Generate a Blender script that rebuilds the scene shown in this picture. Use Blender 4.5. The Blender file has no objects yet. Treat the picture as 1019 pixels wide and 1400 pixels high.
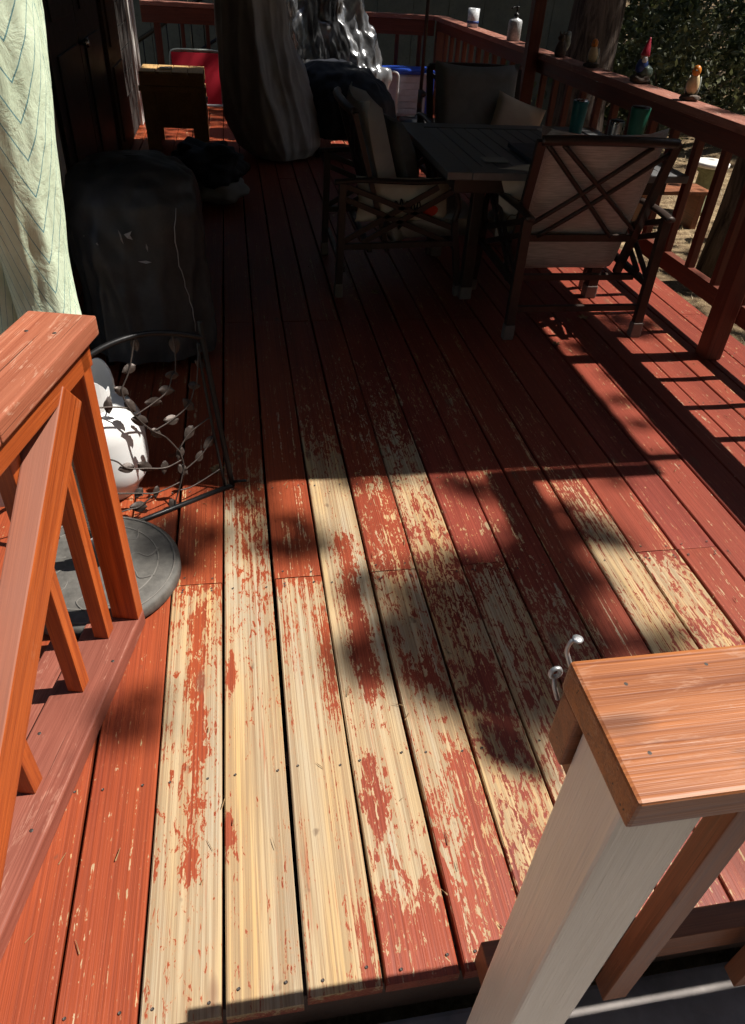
import bpy, bmesh, math, random
from mathutils import Matrix, Vector, noise
R = math.radians
random.seed(7)
scn = bpy.context.scene
COL = scn.collection

# ------------------------------------------------------------------ camera, sky, sun, exposure
cam_d = bpy.data.cameras.new('camera'); cam = bpy.data.objects.new('camera', cam_d); COL.objects.link(cam)
cam_d.sensor_fit = 'VERTICAL'; cam_d.sensor_height = 24.0; cam_d.lens = 24.0 * 968.0 / 1400.0
cam_d.shift_y = 4.0 / 1400.0; cam_d.clip_start = 0.05; cam_d.clip_end = 500
_X = Vector((0.98544944, -0.16170128, 0.05236507))      # camera right in world
_D = Vector((-0.0604192, -0.62122493, -0.78129962))     # camera down
_F = Vector((0.15886764, 0.76676742, -0.62195562))      # camera forward
_m = Matrix((_X, -_D, -_F)).transposed().to_4x4(); _m.translation = Vector((0, 0, 1.475))
cam.matrix_world = _m
scn.camera = cam

SUN_EL = R(56.5); SUN_AZ = R(90)                         # azimuth from +Y towards +X
sun_dir = Vector((math.cos(SUN_EL) * math.sin(SUN_AZ), math.cos(SUN_EL) * math.cos(SUN_AZ), math.sin(SUN_EL)))
world = bpy.data.worlds.new('World'); scn.world = world; world.use_nodes = True
wn = world.node_tree.nodes; wl = world.node_tree.links; wn.clear()
wo = wn.new('ShaderNodeOutputWorld'); wb = wn.new('ShaderNodeBackground'); ws = wn.new('ShaderNodeTexSky')
ws.sky_type = 'NISHITA'; ws.sun_disc = False; ws.sun_elevation = SUN_EL; ws.sun_rotation = SUN_AZ
wb.inputs['Strength'].default_value = 0.05
wl.new(ws.outputs[0], wb.inputs['Color']); wl.new(wb.outputs[0], wo.inputs['Surface'])
sd = bpy.data.lights.new('sun', 'SUN'); sd.energy = 5.0; sd.angle = R(0.53); sd.color = (1.0, 0.94, 0.85)
sun = bpy.data.objects.new('sun', sd); COL.objects.link(sun)
sun.location = (8, 0, 12); sun.rotation_euler = sun_dir.to_track_quat('Z', 'Y').to_euler()
vs = scn.view_settings; vs.view_transform = 'Standard'; vs.look = 'None'; vs.gamma = 1.0; vs.use_curve_mapping = False
vs.exposure = 0.76
scn.cycles.use_adaptive_sampling = True; scn.cycles.adaptive_threshold = 0.03; scn.cycles.max_bounces = 5; scn.cycles.diffuse_bounces = 3; scn.cycles.glossy_bounces = 2; scn.cycles.transmission_bounces = 2

# ------------------------------------------------------------------ object helpers
WM = {}
def _wm(o): return WM[o.name] if o is not None else Matrix.Identity(4)
def tag(o, label=None, cat=None, group=None, kind=None):
    if label: o['label'] = label
    if cat: o['category'] = cat
    if group: o['group'] = group
    if kind: o['kind'] = kind
    return o
def empty(name, loc, rz=0, label=None, cat=None, group=None, kind=None):
    o = bpy.data.objects.new(name, None); COL.objects.link(o)
    o.empty_display_size = 0.1
    M = Matrix.Translation(Vector(loc)) @ Matrix.Rotation(rz, 4, 'Z')
    o.matrix_basis = M; WM[o.name] = M
    return tag(o, label, cat, group, kind)
def place(name, me, mat, parent=None, M=None):
    o = bpy.data.objects.new(name, me); COL.objects.link(o)
    if mat is not None and not me.materials: me.materials.append(mat)
    M = M if M is not None else Matrix.Identity(4)
    if parent is not None:
        o.parent = parent; o.matrix_basis = _wm(parent).inverted() @ M
    else: o.matrix_basis = M
    WM[o.name] = M
    return o
def mesh_from(name, v, f, smooth=False):
    me = bpy.data.meshes.new(name); me.from_pydata([tuple(p) for p in v], [], f); me.update()
    if smooth:
        for p in me.polygons: p.use_smooth = True
    return me
def solid(name, v, f, mat, parent=None, smooth=False, T=None):
    """verts in world (or in T's) space; re-centred so object coordinates stay local"""
    c = sum((Vector(p) for p in v), Vector()) / len(v)
    me = mesh_from(name, [Vector(p) - c for p in v], f, smooth)
    M = Matrix.Translation(c)
    if T is not None: M = T @ M
    return place(name, me, mat, parent, M)
_boxes = {}
def box_mesh(w, l, t, bev=0.003):
    key = (round(w, 4), round(l, 4), round(t, 4), bev)
    if key in _boxes: return _boxes[key].copy()
    bm = bmesh.new(); bmesh.ops.create_cube(bm, size=1.0)
    for v in bm.verts: v.co = Vector((v.co.x * w, v.co.y * l, v.co.z * t))
    if bev: bmesh.ops.bevel(bm, geom=bm.edges[:], offset=min(bev, w * .3, t * .3, l * .3), segments=2, profile=.6, affect='EDGES')
    me = bpy.data.meshes.new('plank'); bm.to_mesh(me); bm.free(); _boxes[key] = me
    return me.copy()
def plank(name, p0, p1, w, t, mat, parent=None, up=(0, 0, 1), bev=0.003, T=None):
    p0 = Vector(p0); p1 = Vector(p1); d = p1 - p0; y = d.normalized(); u = Vector(up)
    x = y.cross(u)
    if x.length < 1e-4: x = y.cross(Vector((1, 0, 0)))
    x.normalize(); z = x.cross(y)
    M = Matrix((x, y, z)).transposed().to_4x4(); M.translation = (p0 + p1) / 2
    if T is not None: M = T @ M
    return place(name, box_mesh(w, d.length, t, bev), mat, parent, M)
def tube_data(pts, rad, n=8, closed=False, flat=1.0):
    pts = [Vector(p) for p in pts]; v = []; f = []
    up = Vector((0, 0, 1)); prev = None
    N = len(pts)
    for i, p in enumerate(pts):
        a = pts[i - 1] if i > 0 else pts[i]; b = pts[i + 1] if i < N - 1 else pts[i]
        d = (b - a).normalized()
        if prev is None:
            s = d.cross(up)
            if s.length < .05: s = d.cross(Vector((1, 0, 0)))
        else: s = prev - d * prev.dot(d)
        s.normalize(); prev = s; q = s.cross(d)
        r = rad[i] if isinstance(rad, (list, tuple)) else rad
        for k in range(n):
            a_ = 2 * math.pi * k / n
            v.append(p + s * math.cos(a_) * r + q * math.sin(a_) * r * flat)
    for i in range(N - 1):
        for k in range(n):
            f.append((i * n + k, i * n + (k + 1) % n, (i + 1) * n + (k + 1) % n, (i + 1) * n + k))
    f.append(tuple(range(n))[::-1]); f.append(tuple((N - 1) * n + k for k in range(n)))
    return v, f
def tube(name, pts, rad, mat, parent=None, n=8, T=None, flat=1.0):
    v, f = tube_data(pts, rad, n, flat=flat); return solid(name, v, f, mat, parent, True, T)
def smooth_path(pts, k=6):
    pts = [Vector(p) for p in pts]; out = []
    for i in range(len(pts) - 1):
        a = pts[max(i - 1, 0)]; b = pts[i]; c = pts[i + 1]; d = pts[min(i + 2, len(pts) - 1)]
        for j in range(k):
            t = j / k
            out.append(.5 * ((2 * b) + (c - a) * t + (2 * a - 5 * b + 4 * c - d) * t * t + (3 * b - a - 3 * c + d) * t ** 3))
    out.append(pts[-1]); return out
def lathe(name, prof, c, mat, parent=None, n=24, T=None, smooth=True, tilt=None):
    v = []; f = []
    for r, z in prof:
        for k in range(n):
            a = 2 * math.pi * k / n; p = Vector((r * math.cos(a), r * math.sin(a), z))
            if tilt is not None: p = tilt @ p
            v.append(p)
    for i in range(len(prof) - 1):
        for k in range(n): f.append((i * n + k, i * n + (k + 1) % n, (i + 1) * n + (k + 1) % n, (i + 1) * n + k))
    f.append(tuple(range(n))[::-1]); f.append(tuple((len(prof) - 1) * n + k for k in range(n)))
    me = mesh_from(name, v, f, smooth); M = Matrix.Translation(Vector(c))
    if T is not None: M = T @ M
    return place(name, me, mat, parent, M)
def merge(*parts):
    v = []; f = []
    for a, b in parts:
        o = len(v); v += a; f += [tuple(i + o for i in q) for q in b]
    return v, f
def boxdata(x0, x1, y0, y1, z0, z1):
    v = [Vector(p) for p in ((x0,y0,z0),(x1,y0,z0),(x1,y1,z0),(x0,y1,z0),(x0,y0,z1),(x1,y0,z1),(x1,y1,z1),(x0,y1,z1))]
    return v, [(0,3,2,1),(4,5,6,7),(0,1,5,4),(1,2,6,5),(2,3,7,6),(3,0,4,7)]
def box(name, x0, x1, y0, y1, z0, z1, mat, parent=None, bev=0.003, T=None):
    M = Matrix.Translation(((x0 + x1) / 2, (y0 + y1) / 2, (z0 + z1) / 2))
    if T is not None: M = T @ M
    return place(name, box_mesh(x1 - x0, y1 - y0, z1 - z0, bev), mat, parent, M)

# ------------------------------------------------------------------ material helpers
class NT:
    def __init__(s, name):
        s.m = bpy.data.materials.new(name); s.m.use_nodes = True; s.t = s.m.node_tree; s.n = s.t.nodes; s.n.clear()
        s.out = s.n.new('ShaderNodeOutputMaterial'); s.b = s.n.new('ShaderNodeBsdfPrincipled')
        s.t.links.new(s.b.outputs[0], s.out.inputs[0])
    def add(s, ty, **kw):
        n = s.n.new(ty)
        for k, v in kw.items(): setattr(n, k, v)
        return n
    def L(s, a, b): s.t.links.new(a, b)
    def val(s, sock, v):
        if hasattr(v, 'is_linked'): s.L(v, sock)
        else: sock.default_value = v
    def math(s, op, a, b=0.0, c=0.0, clamp=False):
        n = s.add('ShaderNodeMath', operation=op, use_clamp=clamp)
        for i, q in enumerate((a, b, c)): s.val(n.inputs[i], q)
        return n.outputs[0]
    def coords(s, scale, rnd=True, kind='Object', loc=None):
        tc = s.add('ShaderNodeTexCoord'); src = tc.outputs[kind]
        if rnd:
            oi = s.add('ShaderNodeObjectInfo'); m = s.math('MULTIPLY', oi.outputs['Random'], 37.0)
            va = s.add('ShaderNodeVectorMath', operation='ADD'); s.L(src, va.inputs[0])
            cb = s.add('ShaderNodeCombineXYZ'); s.L(m, cb.inputs[0]); s.L(m, cb.inputs[1]); s.L(m, cb.inputs[2])
            s.L(cb.outputs[0], va.inputs[1]); src = va.outputs[0]
        mp = s.add('ShaderNodeMapping'); s.L(src, mp.inputs[0]); mp.inputs['Scale'].default_value = scale
        return mp.outputs[0]
    def noise(s, vec, scale=1.0, detail=4, rough=.6, dist=0.0):
        n = s.add('ShaderNodeTexNoise'); n.inputs['Scale'].default_value = scale; n.inputs['Detail'].default_value = detail
        n.inputs['Roughness'].default_value = rough; n.inputs['Distortion'].default_value = dist
        s.L(vec, n.inputs['Vector']); return n.outputs[0]
    def ridged(s, vec, detail=3):
        n = s.add('ShaderNodeTexNoise', noise_type='RIDGED_MULTIFRACTAL', normalize=True); n.inputs['Scale'].default_value = 1.0; n.inputs['Detail'].default_value = detail
        n.inputs['Distortion'].default_value = .6; s.L(vec, n.inputs['Vector']); return n.outputs[0]
    def ramp(s, fac, stops):
        r = s.add('ShaderNodeValToRGB'); e = r.color_ramp.elements
        while len(e) < len(stops): e.new(.5)
        for i, (p, c) in enumerate(stops):
            e[i].position = p; e[i].color = (c[0], c[1], c[2], 1) if not isinstance(c, (int, float)) else (c, c, c, 1)
        s.L(fac, r.inputs[0]); return r.outputs[0]
    def mix(s, fac, a, b, mode='MIX'):
        n = s.add('ShaderNodeMix', data_type='RGBA', blend_type=mode)
        s.val(n.inputs[0], fac)
        for i, q in ((6, a), (7, b)):
            if hasattr(q, 'is_linked'): s.L(q, n.inputs[i])
            else: n.inputs[i].default_value = (q[0], q[1], q[2], 1)
        return n.outputs[2]
    def bump(s, h, strength=.3, dist=.01, prev=None):
        n = s.add('ShaderNodeBump'); n.inputs['Strength'].default_value = strength; n.inputs['Distance'].default_value = dist
        s.L(h, n.inputs['Height'])
        if prev is not None: s.L(prev, n.inputs['Normal'])
        return n.outputs[0]
    def fin(s, col=None, rough=.6, normal=None, metal=0.0, spec=.5):
        if col is not None:
            if hasattr(col, 'is_linked'): s.L(col, s.b.inputs['Base Color'])
            else: s.b.inputs['Base Color'].default_value = (col[0], col[1], col[2], 1)
        s.val(s.b.inputs['Roughness'], rough); s.b.inputs['Metallic'].default_value = metal
        s.b.inputs['Specular IOR Level'].default_value = spec
        if normal is not None: s.L(normal, s.b.inputs['Normal'])
        return s.m

def wood(name, c1, c2, worn=None, worn_amt=.0, rough=.55, fine=1.0, bump=.35, spec=.35, dust=None, cracks=.7):
    t = NT(name)
    g = t.noise(t.coords((62 * fine, 1.5, 62 * fine)), 1.0, 4, .6, .7)
    f = t.noise(t.coords((420 * fine, 6, 420 * fine)), 1.0, 2, .6)
    big = t.noise(t.coords((6, 1.6, 6)), 1.0, 3, .6)
    gf = t.math('ADD', t.math('MULTIPLY', g, .6), t.math('MULTIPLY', f, .4))
    col = t.ramp(gf, [(.36, c1), (.62, c2)])
    col = t.mix(t.math('MULTIPLY', t.ramp(big, [(.38, 0), (.66, 1)]), .4), col, [x * .62 for x in c1])
    if worn:
        w = t.noise(t.coords((26, 7, 26)), 1.0, 5, .75, .8)
        wm = t.ramp(t.math('ADD', t.math('MULTIPLY', w, .75), t.math('MULTIPLY', f, .25)), [(.62 - worn_amt * .25, 0), (.67 - worn_amt * .2, 1)])
        col = t.mix(t.math('MULTIPLY', wm, min(1, .45 + worn_amt)), col, worn)
    if cracks:
        ck = t.noise(t.coords((150 * fine, 1.6, 150 * fine)), 1.0, 2, .5, .2)
        cm = t.math('MULTIPLY', t.ramp(ck, [(.27, 1), (.32, 0)]), cracks)
        col = t.mix(cm, col, [x * .22 for x in c1])
        sm = t.noise(t.coords((30, 11, 30)), 1.0, 3, .6)
        col = t.mix(t.math('MULTIPLY', t.ramp(sm, [(.66, 0), (.74, 1)]), .5 * cracks), col, [x * .35 for x in c1])
        vo = t.add('ShaderNodeTexVoronoi', feature='F1'); vo.inputs['Scale'].default_value = 1.0; t.L(t.coords((9, 3.2, 9)), vo.inputs['Vector'])
        col = t.mix(t.math('MULTIPLY', t.ramp(vo.outputs['Distance'], [(.07, 1), (.14, 0)]), .6 * cracks), col, [x * .4 for x in c1])
    if dust:
        ge = t.add('ShaderNodeNewGeometry'); sp = t.add('ShaderNodeSeparateXYZ'); t.L(ge.outputs['Normal'], sp.inputs[0])
        dm = t.math('MULTIPLY', t.ramp(sp.outputs[2], [(.3, 0), (.55, 1)]), t.ramp(big, [(.2, .5), (.6, .85)]))
        col = t.mix(dm, col, dust)
    nb = t.bump(gf, bump, .003)
    return t.fin(col, t.math('ADD', t.math('MULTIPLY', g, .3), rough - .15), nb, spec=spec)

def plain(name, c, rough=.6, metal=0.0, var=.12, scale=14, bump=.1, spec=.5, kind='Object'):
    t = NT(name); n = t.noise(t.coords((scale,) * 3, kind=kind), 1.0, 5, .65)
    col = t.mix(t.ramp(n, [(.3, 0), (.7, 1)]), [x * (1 - var) for x in c], [min(1, x * (1 + var)) for x in c])
    return t.fin(col, t.math('ADD', t.math('MULTIPLY', n, .2), rough - .1), t.bump(n, bump, .004), metal, spec)

def fabric(name, c, c2=None, weave=700, rough=.85, dust=None, crumple=0.0, spec=.25, streak=False):
    t = NT(name); big = t.noise(t.coords((7, 7, 4)), 1.0, 6, .65, .5)
    c2 = c2 or [x * .7 for x in c]
    col = t.mix(t.ramp(big, [(.35, 0), (.68, 1)]), c2, c)
    if dust is not None:
        d = t.noise(t.coords((13, 13, 11)), 1.0, 6, .75)
        col = t.mix(t.math('MULTIPLY', t.ramp(d, [(.5, 0), (.75, 1)]), .55), col, dust)
    w = t.noise(t.coords((14, 330, 330) if streak else (weave, weave, weave)), 1.0, 2, .5)
    if streak: col = t.mix(t.math('MULTIPLY', t.ramp(w, [(.38, 0), (.62, 1)]), .7), col, [x * .5 for x in c])
    nb = t.bump(w, .12, .001)
    if crumple: nb = t.bump(t.ridged(t.coords((7, 7, 3.2)), 4), crumple, .035, nb)
    return t.fin(col, rough, nb, spec=spec)

# deck paint: red stain flaking off pale weathered pine; how far gone is a per-vertex attribute
def deck_material():
    t = NT('flaking_deck_stain')
    at = t.add('ShaderNodeAttribute', attribute_name='peel'); peel = at.outputs['Fac']
    oi = t.add('ShaderNodeObjectInfo'); rnd = oi.outputs['Random']
    lo = t.noise(t.coords((34, 7, 34)), 1.0, 4, .7, .5)
    fl = t.noise(t.coords((95, 30, 95)), 1.0, 3, .72, 1.0)
    gr = t.noise(t.coords((240, 1.3, 240)), 1.0, 3, .55, .3)
    gw = t.noise(t.coords((75, .9, 75)), 1.0, 4, .6, .8)
    md = t.noise(t.coords((52, 17, 52)), 1.0, 4, .75, 1.2)
    sw_ = t.math('ADD', t.math('MULTIPLY', rnd, 1.15), .35)                     # some boards flake along the grain, some in chips
    fw_ = t.math('SUBTRACT', 2.1, sw_)
    s = t.math('ADD', peel, t.math('MULTIPLY', t.math('SUBTRACT', lo, .5), 1.0))
    s = t.math('ADD', s, t.math('MULTIPLY', t.math('MULTIPLY', t.math('SUBTRACT', md, .5), 1.5), fw_))
    s = t.math('ADD', s, t.math('MULTIPLY', t.math('SUBTRACT', fl, .5), 1.2))
    s = t.math('ADD', s, t.math('MULTIPLY', t.math('MULTIPLY', t.math('SUBTRACT', gr, .5), 1.1), sw_))
    s = t.math('ADD', s, t.math('MULTIPLY', t.math('MULTIPLY', t.math('SUBTRACT', gw, .5), 1.2), sw_))
    mask = t.ramp(s, [(.505, 0), (.535, 1)])
    # fine scratches that show through sound paint
    sc = t.noise(t.coords((150, 26, 150)), 1.0, 4, .8, 1.5)
    scm = t.ramp(sc, [(.67, 0), (.70, 1)])
    big = t.noise(t.coords((6, 1.2, 6)), 1.0, 4, .6)
    tone = t.add('ShaderNodeAttribute', attribute_name='tone').outputs['Fac']        # older maroon coat to fresher orange coat
    red = t.mix(t.ramp(big, [(.3, 0), (.7, 1)]), t.mix(tone, (.150, .028, .021), (.200, .033, .013)), t.mix(tone, (.240, .047, .031), (.335, .070, .022)))
    red = t.mix(t.math('MULTIPLY', t.ramp(gr, [(.38, 1), (.55, 0)]), .45), red, (.085, .015, .010))
    red = t.mix(t.math('MULTIPLY', rnd, .25), red, (.31, .070, .024))
    edge = t.ramp(s, [(.38, 0), (.5, 1)])
    red = t.mix(t.math('MULTIPLY', edge, .35), red, (.36, .095, .03))
    red = t.mix(t.math('MULTIPLY', scm, t.ramp(peel, [(.05, .25), (.3, .9)])), red, (.52, .33, .17))
    b2 = t.noise(t.coords((9, 1.0, 9)), 1.0, 4, .6)
    bare = t.mix(t.ramp(b2, [(.36, 0), (.62, 1)]), (.36, .305, .22), (.45, .30, .138))
    rs = t.noise(t.coords((120, 1.5, 120)), 1.0, 4, .7, .4)
    rsm = t.math('MULTIPLY', t.ramp(rs, [(.36, 1), (.42, 0)]), t.ramp(t.noise(t.coords((7, 2.5, 7)), 1.0, 3, .6), [(.42, 0), (.58, 1)]))
    bare = t.mix(t.math('MULTIPLY', rsm, .9), bare, (.30, .075, .028))
    bare = t.mix(t.math('MULTIPLY', t.ramp(gw, [(.42, 1), (.56, 0)]), .7), bare, (.25, .175, .10))
    bare = t.mix(t.math('MULTIPLY', t.ramp(gr, [(.40, 1), (.53, 0)]), .65), bare, (.23, .15, .085))
    stain = t.ramp(s, [(.53, 1), (.75, 0)])
    bare = t.mix(t.math('MULTIPLY', stain, .28), bare, (.43, .20, .085))
    col = t.mix(mask, red, bare)
    # dirt spots
    dt = t.noise(t.coords((22, 14, 22)), 1.0, 3, .5)
    col = t.mix(t.math('MULTIPLY', t.ramp(dt, [(.70, 0), (.76, 1)]), .55), col, (.08, .045, .03))
    # knots
    vo = t.add('ShaderNodeTexVoronoi', feature='F1'); vo.inputs['Scale'].default_value = 1.0
    t.L(t.coords((6.5, 2.2, 6.5)), vo.inputs['Vector'])
    kn = t.ramp(vo.outputs['Distance'], [(.06, 1), (.1, 0)])
    col = t.mix(t.math('MULTIPLY', kn, .6), col, (.14, .06, .035))
    rough = t.math('ADD', t.math('MULTIPLY', mask, .26), t.math('ADD', t.math('MULTIPLY', fl, .2), .37))
    h = t.math('SUBTRACT', t.math('MULTIPLY', gw, .7), t.math('MULTIPLY', mask, .35))
    h = t.math('ADD', h, t.math('MULTIPLY', gr, .6))
    return t.fin(col, rough, t.bump(h, .5, .003), spec=.28)

M = {}
M['deck'] = deck_material()
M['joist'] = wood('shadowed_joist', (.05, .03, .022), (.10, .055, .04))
M['orange'] = wood('orange_red_stain', (.22, .036, .008), (.47, .105, .020), (.36, .13, .06), .1, .45, dust=(.35, .16, .115))
M['cap'] = wood('faded_cap_stain', (.25, .068, .034), (.42, .145, .078), (.45, .25, .17), .3, .6)
M['cap_f'] = wood('honey_cap_stain', (.17, .048, .016), (.42, .145, .042), (.34, .165, .095), .30, .45, cracks=1.0)
M['plate'] = wood('dusty_red_plate', (.17, .045, .028), (.27, .085, .055), (.33, .15, .105), .22, .65)
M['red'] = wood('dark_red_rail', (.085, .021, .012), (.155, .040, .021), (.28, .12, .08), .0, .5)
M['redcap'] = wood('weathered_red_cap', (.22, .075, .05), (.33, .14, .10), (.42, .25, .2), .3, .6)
M['brown'] = wood('brown_rail_stain', (.17, .058, .025), (.30, .11, .048), None, 0, .5)
M['paint'] = wood('off_white_paint', (.74, .63, .51), (.80, .69, .57), None, 0, .36, .7, 1.0, .5, cracks=0)
M['trim'] = wood('white_trim_paint', (.60, .58, .54), (.68, .66, .62), None, 0, .5, .4, .2, cracks=0)
M['pine'] = wood('yellow_pine', (.42, .25, .10), (.58, .37, .16), None, 0, .55)
M['bark'] = wood('bark', (.035, .026, .02), (.13, .10, .08), None, 0, .9, .5, 1.0, .1)
M['roofwood'] = wood('roof_boards', (.09, .06, .045), (.15, .10, .07))
M['shingle'] = plain('roof_shingle', (.08, .075, .07), .9)
M['wall'] = wood('dark_house_siding', (.030, .027, .025), (.045, .041, .038), None, 0, .7)
M['door'] = plain('black_door_paint', (.012, .011, .011), .45)
M['browndoor'] = wood('brown_door', (.05, .025, .013), (.11, .055, .028))
M['bronze'] = plain('dark_bronze_metal', (.042, .028, .023), .42, .35, .2, 30, .1)
M['blackmetal'] = plain('black_metal', (.02, .02, .021), .38, .55, .2, 40, .1)
M['leafmetal'] = plain('brown_leaf_metal', (.055, .042, .036), .5, .4, .4, 60, .4)
M['steel'] = plain('brushed_steel', (.62, .60, .58), .28, 1.0, .08, 30, .05)
M['zinc'] = plain('galvanised_hook', (.42, .43, .44), .5, .8, .1, 60, .1)
M['screw'] = plain('screw_head', (.06, .05, .045), .55, .5)
M['capfoot'] = plain('clear_foot_cap', (.15, .125, .11), .5)
M['concrete'] = plain('shaded_concrete', (.27, .245, .235), .9, 0, .3, 9, .4)
M['tank'] = plain('white_tank_paint', (.72, .73, .73), .38, 0, .03, 12, .03)
M['vinyl'] = fabric('black_vinyl_cover', (.055, .055, .057), (.032, .032, .034), 400, .46, (.085, .08, .075), .3, .35)
M['torn'] = plain('frayed_lining', (.34, .33, .33), .9)
M['taupe'] = fabric('taupe_cover', (.40, .40, .40), (.30, .30, .30), 500, .55, None, .5, .35)
M['navy'] = fabric('navy_black_cover', (.022, .025, .036), (.014, .016, .022), 500, .6, None, .5)
M['silver'] = fabric('silver_black_plastic', (.36, .37, .39), (.05, .052, .058), 300, .26, None, 1.0, .9)
M['silver'].node_tree.nodes['Principled BSDF'].inputs['Metallic'].default_value = .55
M['sling'] = fabric('beige_sling_cushion', (.62, .60, .58), (.54, .52, .50), 700, .9, None, 0, .2, True)
M['cushion'] = fabric('grey_beige_cushion', (.42, .41, .39), (.34, .33, .31), 600, .9, None, .2)
M['grey'] = fabric('slate_pillow', (.12, .125, .127), (.085, .088, .09), 600, .9, None, .25)
M['greycush'] = fabric('grey_cushion', (.28, .285, .28), (.22, .224, .22), 600, .9, None, .25)
M['cream'] = fabric('cream_pillow', (.60, .53, .43), (.52, .46, .37), 600, .9, None, .2)
M['redcanvas'] = fabric('red_canvas', (.46, .012, .03), (.36, .010, .024), 500, .7)
M['ink'] = plain('black_print', (.012, .010, .010), .9)
M['redprint'] = plain('red_print', (.50, .04, .015), .9)
M['tanprint'] = plain('tan_print', (.20, .12, .05), .9)
M['tabletop'] = plain('charcoal_table', (.13, .13, .132), .36, .1, .15, 25, .1)
M['book'] = plain('navy_tray', (.015, .018, .030), .4)
M['napkin'] = plain('white_paper', (.72, .70, .66), .8)
M['green'] = plain('green_tumbler_coat', (.020, .13, .085), .38)
M['teal'] = plain('teal_tumbler_coat', (.022, .16, .16), .38)
M['bluevinyl'] = plain('blue_vinyl', (.025, .085, .50), .4)
M['tubwall'] = plain('pale_grey_vinyl', (.55, .58, .66), .45)
M['whitetube'] = plain('white_tube', (.66, .66, .66), .4)
M['ceramic'] = plain('patterned_ceramic', (.52, .54, .56), .3, 0, .35, 60, .02)
M['orangefeather'] = plain('orange_glaze', (.62, .20, .02), .4, 0, .2, 40)
M['greyfeather'] = plain('grey_glaze', (.22, .24, .22), .45, 0, .3, 50)
M['creamglaze'] = plain('cream_glaze', (.58, .45, .26), .45, 0, .15, 40)
M['rock'] = plain('brown_rock', (.09, .065, .05), .85, 0, .4, 40, .6)
M['redglaze'] = plain('red_glaze', (.40, .015, .04), .4)
M['blueglaze'] = plain('blue_glaze', (.03, .06, .22), .4)
M['greenglaze'] = plain('green_grey_glaze', (.12, .17, .14), .4, 0, .4, 40)
M['fleshglaze'] = plain('peach_glaze', (.55, .32, .22), .5)
M['farwall'] = wood('sage_siding', (.105, .115, .095), (.135, .145, .12), None, 0, .8, .3)

# ------------------------------------------------------------------ ground and lower landing
def gh(x, y):
    d = max(0.0, x - 6.5) * .16 + max(0.0, y - 13) * .05
    return -0.62 + min(d, 4.5) + .10 * noise.noise(Vector((x * .35, y * .35, 0))) + .03 * noise.noise(Vector((x * 1.7, y * 1.7, 3)))
def make_ground():
    xs = [-60 + 2 * i for i in range(29)] + [-2 + .5 * i for i in range(60)] + [28 + 2 * i for i in range(30)]
    ys = [-50 + 2 * i for i in range(24)] + [-2 + .5 * i for i in range(60)] + [28 + 2 * i for i in range(35)]
    v = [(x, y, gh(x, y)) for y in ys for x in xs]; nx = len(xs)
    f = [(j * nx + i, j * nx + i + 1, (j + 1) * nx + i + 1, (j + 1) * nx + i) for j in range(len(ys) - 1) for i in range(nx - 1)]
    t = NT('dry_ground')
    a = t.noise(t.coords((.9, .9, .9), False), 1.0, 8, .7); b = t.noise(t.coords((9, 9, 9), False), 1.0, 6, .75)
    c = t.mix(t.ramp(b, [(.35, 0), (.65, 1)]), (.10, .062, .036), (.42, .32, .19))
    c = t.mix(t.math('MULTIPLY', t.ramp(a, [(.42, 0), (.6, 1)]), .7), c, (.085, .055, .033))
    m = t.fin(c, .95, t.bump(b, .8, .05), spec=.1)
    o = place('ground', mesh_from('ground', v, f, True), m); tag(o, 'dry straw coloured forest ground sloping beside the deck', 'ground', kind='structure')
make_ground()
ls = box('landing', -3.2, 3.2, -2.5, .452, -.60, -.19, M['concrete'], bev=.01)
tag(ls, 'shaded grey concrete landing below the front edge of the deck', 'landing', kind='structure')

# ------------------------------------------------------------------ deck floor, board by board
PITCH = .1455; GX0 = .032; DY0 = .455; DY1 = 9.75
PEEL = {
 -7: [(0, .05)], -6: [(0, .05)], -5: [(0, .08)], -4: [(0, .10)], -3: [(0, .14), (.6, .16), (.9, .11), (2, .08)],
 -2: [(.45, .82), (.6, .86), (1.0, .80), (1.3, .74), (1.46, .72), (1.52, .55), (1.56, .14), (2.2, .10)],
 -1: [(.45, .90), (.9, .97), (1.2, .86), (1.4, .76), (1.6, .68), (1.9, .56), (2.1, .46), (2.3, .26), (2.6, .15), (3.0, .1)],
 0: [(.45, .76), (.6, .88), (.9, .95), (1.2, .80), (1.44, .78), (1.50, .55), (1.535, .30), (1.56, .24), (2.0, .22), (2.4, .22), (3, .1)],
 1: [(.45, .14), (.55, .26), (.62, .58), (.72, .84), (1.0, .92), (1.2, .86), (1.5, .90), (1.75, .86), (1.9, .95), (2.05, .84), (2.2, .62), (2.4, .32), (2.8, .2), (3.2, .1)],
 2: [(.45, .18), (.65, .34), (.75, .58), (.9, .74), (1.05, .80), (1.15, .62), (1.3, .76), (1.5, .70), (1.54, .52), (1.56, .34), (2.0, .30), (2.3, .27), (2.8, .2), (3.2, .1)],
 3: [(.5, .36), (.7, .58), (.9, .60), (1.1, .55), (1.3, .60), (1.5, .50), (1.7, .54), (1.9, .68), (2.1, .70), (2.3, .50), (2.5, .28), (3, .15)],
 4: [(.6, .40), (.8, .56), (1.0, .52), (1.15, .60), (1.35, .66), (1.48, .5), (1.54, .34), (1.57, .2), (2.2, .17), (2.6, .26), (3, .14)],
 5: [(.6, .3), (1.15, .48), (1.35, .36), (1.5, .22), (2.2, .18), (2.5, .34), (2.75, .3), (3.0, .14)],
 6: [(.6, .18), (1.3, .2), (1.9, .22), (2.4, .18), (3, .1)],
 7: [(.6, .45), (1.1, .58), (1.25, .64), (1.5, .80), (1.62, .60), (1.78, .42), (2.0, .28), (2.4, .15)],
 8: [(.6, .4), (1.2, .58), (1.4, .64), (1.51, .52), (1.54, .3), (1.57, .10), (2.0, .08)],
 9: [(.6, .1), (1.1, .2), (1.35, .2), (1.6, .1)],
}
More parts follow.
